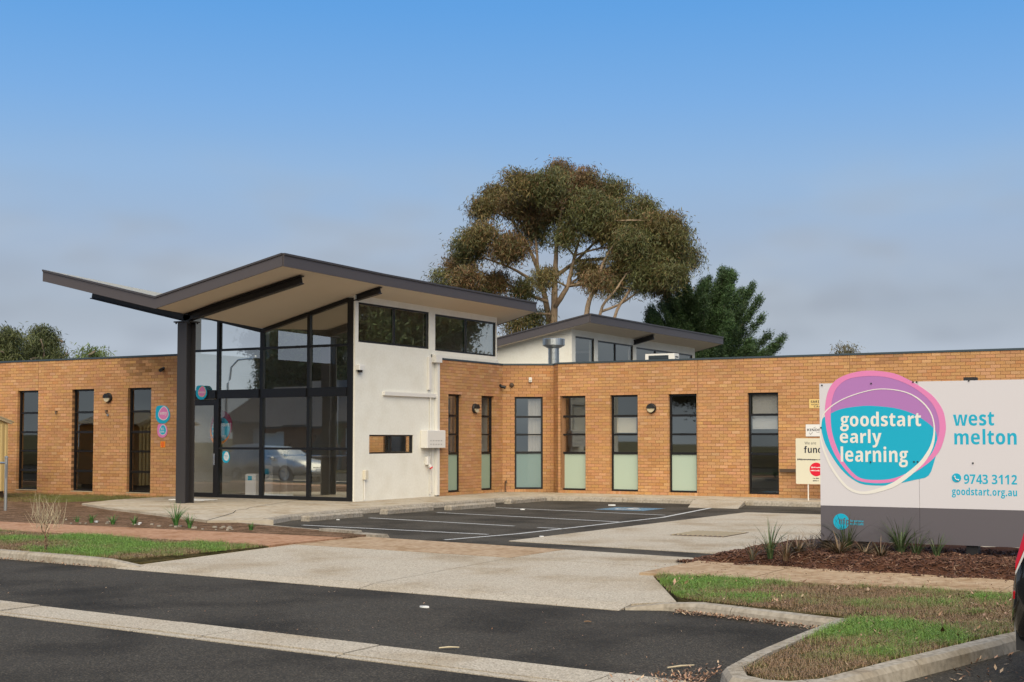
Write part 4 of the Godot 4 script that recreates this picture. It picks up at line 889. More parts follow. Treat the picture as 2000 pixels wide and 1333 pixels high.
	var wa := smooth_loop(cv.call([[48, 466], [200, 356], [400, 286], [560, 264], [750, 290], [882, 360], [974, 468], [1008, 600], [1000, 740], [955, 850], [880, 945], [720, 1078], [590, 1142], [400, 1182], [255, 1142], [140, 1014], [62, 872], [14, 720], [9, 600]]))
	var wb := smooth_loop(cv.call([[54, 474], [202, 364], [401, 293], [560, 271], [748, 298], [876, 370], [964, 474], [996, 600], [976, 738], [918, 845], [842, 932], [692, 1048], [585, 1104], [402, 1158], [265, 1122], [158, 1004], [78, 866], [27, 718], [20, 600]]))
	ring(o, wa, wb, Transform3D(), 0.0, 0.004, "sign_line", "white_loop")
	var tz := Transform3D(Basis(), Vector3(0, 0, 0.0105))
	var put := func(s: String, p0: Vector2, p1: Vector2, m: String, zz: float) -> void: text(o, s, Transform3D(Basis(), Vector3(0, 0, zz)), minf(p0.x, p1.x), maxf(p0.x, p1.x), minf(p0.y, p1.y), maxf(p0.y, p1.y), m)
	put.call("goodstart", Z5.call(185, 635), Z5.call(885, 462), "sign_line", 0.0036)
	put.call("early", Z5.call(183, 775), Z5.call(543, 618), "sign_line", 0.0036)
	put.call("learning", Z5.call(190, 942), Z5.call(773, 768), "sign_line", 0.0036)
	var Z6 := func(a: float, b: float) -> Vector2: return X.call(1840 + a / 4.1625, 780 + b / 4.1625)
	put.call("west", Z6.call(93, 217), Z6.call(425, 105), "sign_blue", 0.0005)
	put.call("melton", Z6.call(103, 369), Z6.call(608, 242), "sign_blue", 0.0005)
	put.call("9743 3112", Z6.call(180, 689), Z6.call(612, 617), "sign_blue", 0.0005)
	put.call("goodstart.org.au", Z6.call(82, 800), Z6.call(612, 727), "sign_blue", 0.0005)
	var pc: Vector2 = Z6.call(120, 641); var pr: float = (Z6.call(158, 641) as Vector2).x - pc.x
	blob(o, round_pts(pc.x, pc.y, pr, pr, 30), Transform3D(), 0.0, 0.004, "sign_blue", "phone_disc")
	st = sb()
	var hp: Array = []
	for k in 9: hp.append(Vector3(pc.x - pr * 0.42 + 0.95 * pr * (k / 8.0), pc.y + pr * 0.45 - 0.95 * pr * (k / 8.0), 0.006) + Vector3(-1, -1, 0) * pr * 0.22 * sin(PI * k / 8.0))
	tube(st, hp, [pr * 0.18, pr * 0.2, pr * 0.13, pr * 0.10, pr * 0.10, pr * 0.10, pr * 0.13, pr * 0.2, pr * 0.18], 8); part(st, "phone_handset", M.sign_white, o)
	var nc: Vector2 = X.call(1643.5, 1019.5); var nr: float = (X.call(1659, 1019) as Vector2).x - nc.x
	blob(o, round_pts(nc.x, nc.y, nr, nr, 32), Transform3D(), 0.0, 0.004, "sign_blue", "badge_disc")
	ring(o, round_pts(nc.x - nr * 0.1, nc.y - nr * 0.25, nr * 0.62, nr * 0.62), round_pts(nc.x - nr * 0.1, nc.y - nr * 0.25, nr * 0.59, nr * 0.59), Transform3D(), 0.003, 0.0055, "sign_grey", "badge_loop")
	put.call("nfp", X.call(1639.5, 1028.5), X.call(1659.5, 1012.5), "sign_grey", 0.0045)
	put.call("for purpose", X.call(1661, 1021), X.call(1687, 1016.5), "sign_blue", 0.0005)
	put.call("not for profit", X.call(1661, 1027.5), X.call(1687, 1022), "sign_blue", 0.0005)
	for q in [[1606, 753], [1702, 749.5], [1784, 746.5], [1791, 746.5], [1893, 744], [1604, 836], [1786, 902.5], [1793, 902.5], [1901, 905], [1701, 903]]:
		var p: Vector2 = X.call(q[0], q[1]); st = sb(); lathe(st, Vector3(p.x, p.y, 0.0), [[0.011, 0.0], [0.011, 0.012], [0.0, 0.014]], 8, OUT); part(st, "bolt", M.steel_black, o)

# ---------------------------------------------------------------- plants
func leaf_spray(n: int, spread: float, ll: float, lw: float, droop: float, seed_: int) -> ArrayMesh:
	var r := RandomNumberGenerator.new(); r.seed = seed_
	var st := sb()
	for i in n:
		var o := Vector3(r.randfn(), r.randfn() * 0.8, r.randfn()) * spread * 0.5
		var d := Vector3(r.randfn(), r.randfn() * 0.7 - droop, r.randfn()).normalized()
		var s := d.cross(Vector3(r.randfn(), r.randfn(), r.randfn())).normalized()
		var l := ll * r.randf_range(0.7, 1.3); var w := lw * r.randf_range(0.8, 1.2)
		var a := o; var m := o + d * l * 0.45; var e := o + d * l + Vector3(0, -0.12 * l * droop, 0)
		tri(st, a, m + s * w, e); tri(st, a, e, m - s * w)
	st.generate_normals(); return st.commit()
func scatter(parent: Node, called: String, mesh: Mesh, xf: Array, cols: Array, m: Material, stuff := false) -> MultiMeshInstance3D:
	var mm := MultiMesh.new(); mm.transform_format = MultiMesh.TRANSFORM_3D; mm.use_colors = true; mm.mesh = mesh
	mm.instance_count = xf.size()
	for i in xf.size():
		mm.set_instance_transform(i, xf[i]); mm.set_instance_color(i, cols[i])
	var o := MultiMeshInstance3D.new(); o.multimesh = mm; o.material_override = m
	o.name = numbered(called) if parent == self else called
	parent.add_child(o, true)
	if stuff: o.set_meta("kind", "stuff")
	return o
func rand_basis() -> Basis:
	return Basis.from_euler(Vector3(rng.randf_range(-0.7, 0.7), rng.randf() * TAU, rng.randf_range(-0.7, 0.7)))
func crown_fill(blobs: Array, density: float, tints: Array, xf: Array, cols: Array, smin := 0.8, smax := 1.25) -> void:
	for b in blobs:
		var c: Vector3 = b[0]; var r: float = b[1]
		var tint: Vector3 = tints[rng.randi() % tints.size()]
		var subs: Array = []
		for k in 9:
			var d := Vector3(rng.randfn(), rng.randfn() * 0.8, rng.randfn()).normalized()
			subs.append([c + d * r * rng.randf_range(0.35, 0.85) * Vector3(1, 0.8, 1), r * rng.randf_range(0.28, 0.5)])
		for i in int(density * r * r):
			var q = subs[rng.randi() % subs.size()]
			var d := Vector3(rng.randfn(), rng.randfn(), rng.randfn()) * 0.58
			var p: Vector3 = q[0] + d * q[1] * Vector3(1, 0.75, 1)
			xf.append(Transform3D(rand_basis().scaled(Vector3.ONE * rng.randf_range(smin, smax)), p))
			var k := rng.randf_range(0.6, 1.45); var t2: Vector3 = tint.lerp(tints[rng.randi() % tints.size()], rng.randf()) * k
			cols.append(Color(t2.x, t2.y, t2.z))
func limb(st: SurfaceTool, pts: Array, r0: float, r1: float, sides := 8) -> void:
	var c := Curve3D.new()
	for i in pts.size():
		var tn: Vector3 = (pts[mini(i + 1, pts.size() - 1)] - pts[maxi(i - 1, 0)]) * 0.17
		c.add_point(pts[i], -tn, tn)
	var n := pts.size() * 4; var p: Array = []; var r: Array = []
	for i in n + 1:
		p.append(c.sample_baked(c.get_baked_length() * i / n) + Vector3(rng.randfn(), 0, rng.randfn()) * 0.012)
		r.append(lerpf(r0, r1, float(i) / n))
	tube(st, p, r, sides)
func tree_from(called: String, label: String, group: String, dist: float, blobs_px: Array, limbs_px: Array, base_px: Vector2, tints: Array, spray: Mesh, density: float, bark: String, depth := 2.2) -> void:
	var b0 := pd(base_px.x, base_px.y, dist); b0.y = 0
	var o := thing(called, label, "tree", b0, 0, group)
	var sc := dist / FOC
	var blobs: Array = []; var xf: Array = []; var cols: Array = []
	for q in blobs_px:
		var p := pd(q[0], q[1], dist + rng.randf_range(-depth, depth)) - b0
		blobs.append([p, q[2] * sc * (0.98 if dist < 61.0 or q[2] > 19 else 0.9)])
	var st := sb(false); st.set_smooth_group(0); var ends: Array = []
	for l in limbs_px:
		var pts: Array = []; var dz := 0.0
		for i in range(0, l[0].size()):
			dz += rng.randf_range(-0.5, 0.5) * (1.0 if i > 0 else 0.0)
			pts.append(pd(l[0][i][0], l[0][i][1], dist + dz) - b0)
		limb(st, pts, l[1] * 0.78, l[2] * 0.7)
		for i in range(1, pts.size()): ends.append(pts[i])
	for b in blobs:
		var best: Vector3 = ends[0]
		for e in ends:
			if e.y < b[0].y + 0.3 and (e - b[0]).length() < (best - b[0]).length(): best = e
		var mid: Vector3 = best.lerp(b[0], 0.5) + Vector3(rng.randfn(), 0.4, rng.randfn()) * 0.25
		limb(st, [best, mid, b[0]], 0.055, 0.015, 5)
		for k in 5:
			var d := Vector3(rng.randfn(), absf(rng.randfn()), rng.randfn()).normalized()
			limb(st, [mid.lerp(b[0], 0.6), b[0] + d * b[1] * 0.5, b[0] + d * b[1] * 0.85], 0.02, 0.006, 4)
	part(st, "trunk", M[bark], o)
	crown_fill(blobs, density, tints, xf, cols)
	scatter(o, "crown", spray, xf, cols, M.leaf, true)
func simple_tree(called: String, label: String, group: String, at: Vector3, h: float, w: float, tints: Array, spray: Mesh, density: float, bark: String, blobs_n := 14) -> void:
	var o := thing(called, label, "tree", at, 0, group)
	var st := sb(); var blobs: Array = []; var xf: Array = []; var cols: Array = []
	limb(st, [Vector3.ZERO, Vector3(0.1, h * 0.3, 0.1), Vector3(-0.1, h * 0.75, 0)], 0.03 * h, 0.008 * h)
	for k in blobs_n:
		var a := TAU * k / blobs_n * 2.4; var f := rng.randf_range(0.35, 0.95)
		var rr := w * 0.5 * (1.0 - 0.55 * absf(f - 0.6)) * rng.randf_range(0.3, 0.95)
		var p := Vector3(cos(a) * rr, h * f, sin(a) * rr)
		blobs.append([p, w * rng.randf_range(0.17, 0.26)])
		limb(st, [Vector3(0, h * f * 0.6, 0), p * Vector3(0.5, 0.9, 0.5), p], 0.012 * h, 0.003 * h, 5)
	part(st, "trunk", M[bark], o)
	crown_fill(blobs, density, tints, xf, cols)
	scatter(o, "crown", spray, xf, cols, M.leaf, true)

func make_trees() -> void:
	var gum := leaf_spray(20, 0.50, 0.16, 0.016, 1.1, 5)
	var olive := [Vector3(0.078, 0.086, 0.024), Vector3(0.100, 0.102, 0.030), Vector3(0.060, 0.072, 0.022), Vector3(0.125, 0.092, 0.027), Vector3(0.130, 0.066, 0.024)]
	tree_from("gum_tree", "tall spreading gum tree with pale limbs behind the building", "", 62.0, [
		[1016, 354, 27], [1108, 343, 36], [1068, 362, 38], [1137, 372, 41], [982, 383, 36], [1022, 401, 40], [940, 408, 24], [1079, 408, 42], [1144, 412, 42], [1198, 372, 27], [1198, 415, 38], [1258, 402, 24], [1243, 440, 40], [1296, 432, 34], [1322, 460, 25], [1288, 482, 40], [1227, 482, 36], [1347, 500, 21], [1318, 512, 30], [1180, 448, 36], [993, 482, 36], [912, 478, 32], [940, 452, 26], [893, 514, 27], [914, 538, 23], [962, 548, 27], [856, 541, 14], [1022, 564, 20], [1151, 528, 28], [1200, 532, 28], [1064, 540, 20], [1043, 622, 20], [1005, 632, 18], [975, 600, 20], [1262, 530, 28], [1290, 550, 24], [1040, 450, 26], [1110, 455, 26], [930, 575, 20], [885, 560, 18]],
		[[[[1076, 700], [1074, 640], [1068, 600], [1052, 530], [1030, 480], [1000, 430]], 0.27, 0.06], [[[1076, 700], [1082, 620], [1084, 560], [1088, 470], [1098, 400]], 0.29, 0.06], [[[1083, 600], [1108, 560], [1122, 500], [1142, 440]], 0.17, 0.05], [[[1066, 570], [1035, 545], [990, 520], [930, 500]], 0.12, 0.04], [[[1070, 590], [1020, 570], [970, 545], [915, 520]], 0.11, 0.03], [[[1085, 540], [1125, 510], [1165, 470], [1200, 430]], 0.13, 0.04], [[[1050, 530], [1045, 460], [1025, 410]], 0.10, 0.04], [[[1074, 614], [1055, 613], [1030, 612]], 0.09, 0.04]],
		Vector2(1076, 700), olive, gum, 560.0, "bark")
	tree_from("gum_tree", "leaning gum tree with several thin trunks beside dark cypress", "", 60.0, [[1240, 470, 32], [1275, 500, 30], [1215, 505, 26], [1310, 530, 24], [1255, 545, 22], [1170, 545, 22], [1205, 560, 18]],
		[[[[1140, 700], [1146, 610], [1162, 560], [1180, 510], [1205, 470]], 0.22, 0.05], [[[1165, 700], [1172, 610], [1200, 570], [1235, 520]], 0.13, 0.04], [[[1190, 700], [1200, 620], [1232, 565], [1275, 510]], 0.13, 0.04], [[[1172, 610], [1215, 592], [1260, 560], [1300, 535]], 0.08, 0.03]],
		Vector2(1150, 700), olive, gum, 520.0, "bark", 1.4)
	# cypress: upswept feathery branches
	var dc := 64.0; var cb := pd(1372, 760, dc); cb.y = 0
	var o := thing("cypress_tree", "dark green cypress with upswept feathery branches behind brick wing", "tree", cb)
	var st := sb(); var xf: Array = []; var cols: Array = []
	limb(st, [Vector3.ZERO, Vector3(0, 3, 0), Vector3(0.1, 9.0, 0)], 0.28, 0.03)
	var fan := leaf_spray(40, 0.17, 0.10, 0.012, -0.9, 9)
	for k in 190:
		var az := rng.randf() * TAU; var f := pow(rng.randf(), 0.8)
		var h0 := 1.8 + 6.0 * f
		var el := deg_to_rad(lerpf(28.0, 66.0, f) + rng.randf_range(-8, 8))
		var l := lerpf(5.2, 2.5, f) * rng.randf_range(0.6, 1.25)
		var d := Vector3(cos(az) * cos(el), sin(el), sin(az) * cos(el))
		var s0 := Vector3(0, h0 * 0.85, 0); var e := s0 + d * l + Vector3(0, 0.12 * l, 0)
		var mid := s0.lerp(e, 0.5) - Vector3(0, 0.15, 0)
		limb(st, [s0, mid, e], 0.035, 0.006, 4)
		var shade := rng.randf_range(0.75, 1.25)
		for i in int(70 * l / 2.5):
			var u := pow(rng.randf(), 0.75)
			var p := (s0.lerp(mid, u * 2.0) if u < 0.5 else mid.lerp(e, u * 2.0 - 1.0)) + Vector3(rng.randfn(), rng.randfn(), rng.randfn()) * 0.15 * (1.15 - u)
			var bs := Basis(Quaternion(Vector3.UP, (d + Vector3(rng.randfn(), rng.randfn(), rng.randfn()) * 0.35).normalized())) * Basis(Vector3.UP, rng.randf() * TAU)
			xf.append(Transform3D(bs.scaled(Vector3.ONE * rng.randf_range(0.8, 1.4)), p))
			var c := Vector3(0.036, 0.072, 0.021) * shade * rng.randf_range(0.7, 1.4)
			cols.append(Color(c.x, c.y, c.z))
	part(st, "trunk", M.grey_bark, o); scatter(o, "crown", fan, xf, cols, M.leaf, true)
	# left background trees
	var green := [Vector3(0.065, 0.082, 0.022), Vector3(0.085, 0.095, 0.028), Vector3(0.05, 0.062, 0.018)]
	tree_from("background_tree", "small round-crowned gum above left parapet with bare twigs", "trees above the left parapet", 62.0, [[80, 655, 17], [95, 668, 18], [68, 672, 14], [100, 690, 16], [75, 700, 18], [50, 694, 14], [112, 702, 12], [90, 715, 16]], [[[[88, 760], [86, 700], [80, 665]], 0.14, 0.03], [[[88, 730], [115, 690], [122, 668]], 0.03, 0.008], [[[110, 715], [128, 692], [134, 680]], 0.025, 0.006]], Vector2(88, 760), green, gum, 900.0, "grey_bark", 0.8)
	tree_from("background_tree", "gum at the far end of left parapet with forked limb", "trees above the left parapet", 60.0, [[12, 662, 15], [24, 668, 12], [0, 675, 14], [10, 698, 14], [-15, 692, 14], [28, 704, 10]], [[[[36, 760], [36, 700], [22, 680], [8, 662]], 0.10, 0.03], [[[30, 720], [-10, 690]], 0.06, 0.02]], Vector2(36, 760), green, gum, 900.0, "grey_bark", 0.8)
	tree_from("background_tree", "leafy shoot tips just showing over left parapet", "", 52.0, [[174, 692, 7], [194, 693, 6], [172, 700, 8], [193, 702, 7]], [[[[184, 760], [176, 715], [173, 695]], 0.03, 0.01], [[[184, 740], [192, 715], [194, 696]], 0.02, 0.01]], Vector2(184, 760), [Vector3(0.10, 0.14, 0.03)], gum, 900.0, "grey_bark", 0.2)
	tree_from("background_tree", "sparse pale treetop just showing over right parapet", "", 70.0, [[1652, 684, 12], [1642, 690, 8], [1664, 690, 8]], [[[[1652, 740], [1652, 705], [1650, 680]], 0.05, 0.01], [[[1652, 705], [1640, 690]], 0.02, 0.008], [[[1652, 705], [1665, 688]], 0.02, 0.008]], Vector2(1652, 740), [Vector3(0.14, 0.13, 0.08)], gum, 260.0, "grey_bark", 0.3)
	# trees that only the glass mirrors
	var g := "trees mirrored in the glass"
	var dark := [Vector3(0.06, 0.09, 0.025), Vector3(0.08, 0.10, 0.03), Vector3(0.05, 0.075, 0.02)]
	var big := leaf_spray(16, 0.6, 0.32, 0.05, 0.5, 6)
	for q in [[-1.0, -57.0, 13.0, 10.0, "broad tree beyond the right wing of the building"], [5.5, -50.0, 11.0, 9.0, "tree beyond the far end of the right wing"], [-44.0, 12.0, 11.0, 7.5, "bushy tree in the garden across the street"], [-56.0, 16.0, 10.0, 9.0, "rounded tree beside the house across the street"], [-34.0, 17.0, 12.0, 8.0, "tall tree standing across the street"], [-20.0, 22.0, 10.0, 9.0, "wide tree across the street behind the camera"]]:
		simple_tree("street_tree", q[4], g, Vector3(q[0], 0, q[1]), q[2], q[3], dark, big, 120.0, "grey_bark", 22)

func strappy(called: String, label: String, at: Vector3, n: int, h: float, cols: Array, group := "", spread := 0.6, cat := "plant") -> void:
	var o := thing(called, label, cat, at, 0, group)
	var st := sb()
	for i in n:
		var a := rng.randf() * TAU; var l := h * rng.randf_range(0.55, 1.15); var lean := rng.randf_range(0.15, 1.0) * spread
		var d := Vector3(cos(a), 0, sin(a)); var s := Vector3(-sin(a), 0, cos(a)) * rng.randf_range(0.006, 0.012)
		var c: Vector3 = cols[rng.randi() % cols.size()] * rng.randf_range(0.7, 1.3)
		st.set_color(Color(c.x, c.y, c.z))
		var p: Array = []
		for k in 5:
			var u := k / 4.0
			p.append(d * (0.03 + lean * l * u * u) + Vector3(0, l * (u - 0.35 * lean * u * u), 0))
		for k in 4:
			var w0 := 1.0 - k / 4.0 * 0.7; var w1 := 1.0 - (k + 1) / 4.0 * 0.98
			quad(st, p[k] - s * w0, p[k + 1] - s * w1, p[k + 1] + s * w1, p[k] + s * w0)
	part(st, "leaves", M.blade, o)
func grass_tuft(n: int, h: float, w: float, seed_: int) -> ArrayMesh:
	var r := RandomNumberGenerator.new(); r.seed = seed_
	var st := sb()
	for i in n:
		var a := r.randf() * TAU; var d := Vector3(cos(a), 0, sin(a)); var o := Vector3(r.randfn(), 0, r.randfn()) * 0.03
		var l := h * r.randf_range(0.5, 1.2); var s := Vector3(-d.z, 0, d.x) * w
		var m := o + d * l * 0.2 + Vector3(0, l * 0.6, 0); var e := o + d * l * r.randf_range(0.35, 0.9) + Vector3(0, l * r.randf_range(0.6, 1.0), 0)
		tri(st, o - s, m, o + s); tri(st, m - s * 0.6, e, m + s * 0.6)
	st.generate_normals(); return st.commit()
func inside(p: Vector2, pg: PackedVector2Array) -> bool:
	return Geometry2D.is_point_in_polygon(p, pg)
func make_plants() -> void:
	# grass on the verges: nobody could count it
	var nz := noise(61, 0.55, 3); var nz2 := noise(62, 0.25, 2); var nz3 := noise(63, 1.6, 2)
	var tuft := grass_tuft(11, 0.055, 0.0028, 3)
	var zones := [[PackedVector2Array([Vector2(-24, z_kerb(-24) - 0.16), Vector2(-13.95, z_kerb(-13.95) - 0.18), Vector2(-13.75, -14.2), Vector2(-13.75, path_front(-13.7) + 0.02), Vector2(-24, path_front(-24) + 0.02)]), 0.118, 26000, 0.0],
		[PackedVector2Array([Vector2(-6.76, -15.22), Vector2(-5.62, -13.25), Vector2(-5.3, -13.04), Vector2(-3.56, -12.56), Vector2(-3.5, -9.4), Vector2(-3.2, -9.02), Vector2(-2.9, -9.25), Vector2(-2.7, -10.2), Vector2(-2.3, -11.8), Vector2(-2.1, -12.5), Vector2(-1.2, -12.6), Vector2(-1.2, -15.22)]), 0.112, 30000, 0.05],
		[PackedVector2Array([Vector2(-37, -23.0), Vector2(-27.5, -24.2), Vector2(-26.8, -26.6), Vector2(-26.7, -27.6), Vector2(-37, -27.6)]), 0.128, 9000, 0.12]]
	for zi in zones.size():
		var zn = zones[zi]
		var lo := Vector2(1e9, 1e9); var hi := Vector2(-1e9, -1e9)
		for p in zn[0]:
			lo = lo.min(p); hi = hi.max(p)
		var xf: Array = []; var cols: Array = []
		for i in zn[2]:
			var p := Vector2(rng.randf_range(lo.x, hi.x), rng.randf_range(lo.y, hi.y))
			if not inside(p, zn[0]): continue
			var lush := nz.get_noise_2dv(p) * 0.6 + nz2.get_noise_2dv(p) * 0.5 + nz3.get_noise_2dv(p) * 0.25 + rng.randfn() * 0.12 - 0.06
			var c: Vector3; var s := 1.0
			if lush > 0.09:
				c = Vector3(0.10, 0.215, 0.026).lerp(Vector3(0.16, 0.24, 0.045), rng.randf()); s = rng.randf_range(0.8, 1.35) * (1.7 if rng.randf() < 0.08 else 1.0)
			elif lush > -0.10:
				c = Vector3(0.14, 0.17, 0.045).lerp(Vector3(0.26, 0.19, 0.09), rng.randf()); s = rng.randf_range(0.6, 1.0)
			elif rng.randf() < 0.42:
				c = Vector3(0.28, 0.18, 0.10).lerp(Vector3(0.19, 0.115, 0.062), rng.randf()); s = rng.randf_range(0.4, 0.75)
			else: continue
			if zi == 2: c = c.lerp(Vector3(0.16, 0.13, 0.04), 0.7); s *= 1.5
			c *= rng.randf_range(0.8, 1.2)
			xf.append(Transform3D(Basis(Vector3.UP, rng.randf() * TAU).scaled(Vector3(1.2, s, 1.2)), Vector3(p.x, zn[1], p.y)))
			cols.append(Color(c.x, c.y, c.z))
		var g := scatter(self, "grass", tuft, xf, cols, M.blade, true)
		tag(g, ["patchy green and brown grass on verge beside sapling", "patchy littered grass on verge in front of sign board", "dry weedy grass along foot of left brick wall"][zi], "grass", "", "stuff")
	# fallen leaves and bark
	var lf := leaf_spray(1, 0.0, 0.048, 0.009, 0.0, 2)
	var xf2: Array = []; var cols2: Array = []
	var drop := func(p: Vector3, smin: float, smax: float) -> void:
		var b := Basis.from_euler(Vector3(rng.randf_range(-0.25, 0.25), rng.randf() * TAU, rng.randf_range(-0.3, 0.3)))
		xf2.append(Transform3D(b.scaled(Vector3.ONE * rng.randf_range(smin, smax)), p))
		var c: Vector3 = [Vector3(0.30, 0.17, 0.10), Vector3(0.18, 0.09, 0.05), Vector3(0.42, 0.30, 0.20), Vector3(0.11, 0.055, 0.03), Vector3(0.36, 0.22, 0.16)][rng.randi() % 5] * rng.randf_range(0.7, 1.2)
		cols2.append(Color(c.x, c.y, c.z))
	for i in 2600:
		var p := Vector2(rng.randf_range(-6.8, -1.2), rng.randf_range(-15.2, -9.0))
		if inside(p, zones[1][0]) and nz2.get_noise_2d(p.x * 1.7 + 9, p.y * 1.7) + rng.randfn() * 0.2 > 0.0: drop.call(Vector3(p.x, 0.125 + rng.randf() * 0.02, p.y), 0.6, 2.4 if rng.randf() < 0.12 else 1.5)
	for i in 900:
		var x := rng.randf_range(-24, -13.8); drop.call(Vector3(x, 0.130, rng.randf_range(z_kerb(x) - 0.2, path_front(x))), 0.5, 1.1)
	for i in 1100:      # gutters
		var x := rng.randf_range(-24, -14.0); drop.call(Vector3(x, 0.010 + rng.randf() * 0.012, z_kerb(x) + absf(rng.randfn()) * 0.06 + 0.01), 0.4, 1.0)
	for i in 900:
		var x := rng.randf_range(-5.5, -3.75); drop.call(Vector3(x, 0.010 + rng.randf() * 0.015, -12.93 + 0.25 * (x + 5.5) + 0.02 + absf(rng.randfn()) * 0.11), 0.5, 1.2)
	for i in 700: drop.call(Vector3(-3.74 - absf(rng.randfn()) * 0.22, 0.010 + rng.randf() * 0.015, rng.randf_range(-9.6, -8.5) + rng.randfn() * 0.2), 0.5, 1.2)
	for i in 500: drop.call(Vector3(rng.randf_range(-2.4, -0.5), 0.012, rng.randf_range(-12.2, -9.0)), 0.5, 1.6)
	for i in 220: drop.call(Vector3(rng.randf_range(-14, -3.8), 0.012, rng.randf_range(-13, -9.6)), 0.25, 0.7)
	for i in 260: drop.call(Vector3(rng.randf_range(-16, 0), 0.030, rng.randf_range(-10.0, -8.6)), 0.25, 0.6)
	for i in 500: drop.call(Vector3(rng.randf_range(-7.2, -2.0), 0.135, rng.randf_range(-17.0, -15.3)), 0.3, 0.9)
	var l := scatter(self, "leaf_litter", lf, xf2, cols2, M.litter, true); tag(l, "dry brown leaves scattered over verge, gutter and path", "leaves", "", "stuff")
	# mulch bed under the sign
	var st := sb()
	var f := func(x: float, z: float) -> float:
		var ex := minf(minf((x + 7.25) / 0.9, 1.0), minf((z + 20.6) / 0.8, (-(z + 16.55 - 0.10 * (x + 2.9)) + 0.0) / 0.5))
		return 0.10 + 0.16 * smoothstep(0.0, 1.0, clampf(ex, 0, 1)) + 0.035 * nz3.get_noise_2d(x * 1.5, z * 1.5)
	var nx := 50; var nzz := 30
	for i in nx:
		for j in nzz:
			var c: Array = []
			for q in [[0, 0], [0, 1], [1, 1], [1, 0]]:
				var x: float = -7.3 + 6.3 * (i + q[0]) / nx; var z: float = -20.6 + (3.6 + 0.11 * (x + 7.3)) * (j + q[1]) / nzz
				c.append(Vector3(x, f.call(x, z), z))
			quad(st, c[1], c[0], c[3], c[2])
	structure(st, "garden_bed", M.mulch_soil)
	var chip := sb(); box(chip, Vector3(-0.026, 0, -0.006), Vector3(0.026, 0.006, 0.006)); chip.generate_normals()
	xf2 = []; cols2 = []
	for i in 16000:
		var x := rng.randf_range(-7.2, -1.2); var z := rng.randf_range(-19.0, -16.9 + 0.11 * (x + 7.3))
		xf2.append(Transform3D(Basis.from_euler(Vector3(rng.randfn() * 0.4, rng.randf() * TAU, rng.randfn() * 0.4)).scaled(Vector3.ONE * rng.randf_range(0.5, 1.5)), Vector3(x, (f.call(x, z) as float) + 0.005, z)))
		var c: Vector3 = [Vector3(0.085, 0.034, 0.020), Vector3(0.045, 0.018, 0.011), Vector3(0.12, 0.055, 0.032), Vector3(0.24, 0.15, 0.10)][rng.randi() % 3 if rng.randf() < 0.95 else 3] * rng.randf_range(0.7, 1.2)
		cols2.append(Color(c.x, c.y, c.z))
	var mc := scatter(self, "bark_mulch", chip.commit(), xf2, cols2, M.litter, true); tag(mc, "red brown bark mulch under the sign board", "mulch", "", "stuff")
	# strappy plants, dead and alive
	var gl := [Vector3(0.05, 0.085, 0.03), Vector3(0.07, 0.10, 0.035), Vector3(0.035, 0.06, 0.022)]; var dead := [Vector3(0.12, 0.075, 0.042), Vector3(0.06, 0.036, 0.022), Vector3(0.20, 0.135, 0.08), Vector3(0.05, 0.05, 0.025)]
	var pts := [[1760, 1092, 90, 0.62, gl, "clump of green strappy leaves before the grey sign panel"], [1655, 1086, 60, 0.60, gl, "dark strappy clump under the sign badge"], [1615, 1082, 220, 0.5, dead, "dry brown strappy clump at corner of sign board"], [1560, 1090, 150, 0.45, dead, "flattened dry strappy clump beside concrete pad"], [1505, 1092, 40, 0.55, gl, "sparse green strappy clump at tip of mulch bed"], [1690, 1092, 60, 0.36, dead, "low dry strappy clump between green clumps"], [1830, 1098, 26, 0.40, gl, "small sprawling strappy clump near sign post"]]
	for q in [[1585, 1084, 46, 0.5, dead, "sprawling dead leaves fallen over path edge"], [1640, 1090, 120, 0.5, dead, "dead strappy leaves lying under badge"], [1720, 1098, 50, 0.5, dead, "tangle of dead leaves before green clump"], [1535, 1096, 34, 0.5, dead, "straggling dry leaves at tip of bed"], [1790, 1094, 36, 0.45, gl, "second green strappy clump right beside the largest one"], [1470, 1094, 22, 0.4, dead, "few dry leaves spilling on concrete"]]: pts.append(q)
	for q in pts: strappy("strappy_plant", q[5], gp(q[0], q[1], 0.2), q[2], q[3] * (0.75 if q[4] == dead else 1.0), q[4], "strappy plants under the sign board", 1.7 if q[4] == dead else 0.9)
	# weeds along the left path edge
	var lush := [Vector3(0.05, 0.15, 0.03), Vector3(0.08, 0.19, 0.04), Vector3(0.04, 0.11, 0.025)]
	for q in [[343, 1030, 60, 0.50, "bright green bushy weed by path beside apron crack"], [370, 1032, 40, 0.30, "smaller bright green weed next to the bushy one"], [262, 1026, 34, 0.18, "low weed among stones by path"], [220, 1025, 40, 0.20, "low weed patch by red path edge"], [178, 1022, 36, 0.20, "tufted weed at path edge near sapling"], [150, 1020, 20, 0.14, "tiny weed at path edge behind sapling"], [490, 1036, 40, 0.14, "flat weed before broken edging"]]:
		strappy("weed", q[4], gp(q[0], q[1], 0.13), q[2], q[3], lush, "weeds along the red path", 0.9, "weed")
	# stones and rubble along the bed
	for i in 34:
		var px := rng.randf_range(100, 480); var p := gp(px, 1018 + (px - 100) * 0.045 + rng.randf_range(-3, 4), 0.13)
		st = sb(); var r := rng.randf_range(0.02, 0.055)
		var k: Array = []
		for j in 7: k.append(Vector2(cos(TAU * j / 7.0), sin(TAU * j / 7.0) * 0.7) * r * rng.randf_range(0.7, 1.1))
		prism(st, k, Transform3D(Basis(Vector3(1, 0, 0), Vector3(0, 0, -1), Vector3(0, 1, 0)).rotated(Vector3.UP, rng.randf() * TAU), p), r * 0.6)
		var s := part(st, "stone", M.kerb_concrete if i % 6 else M.paper); tag(s, "pale stone among weeds along the red path", "stone", "stones along the red path")
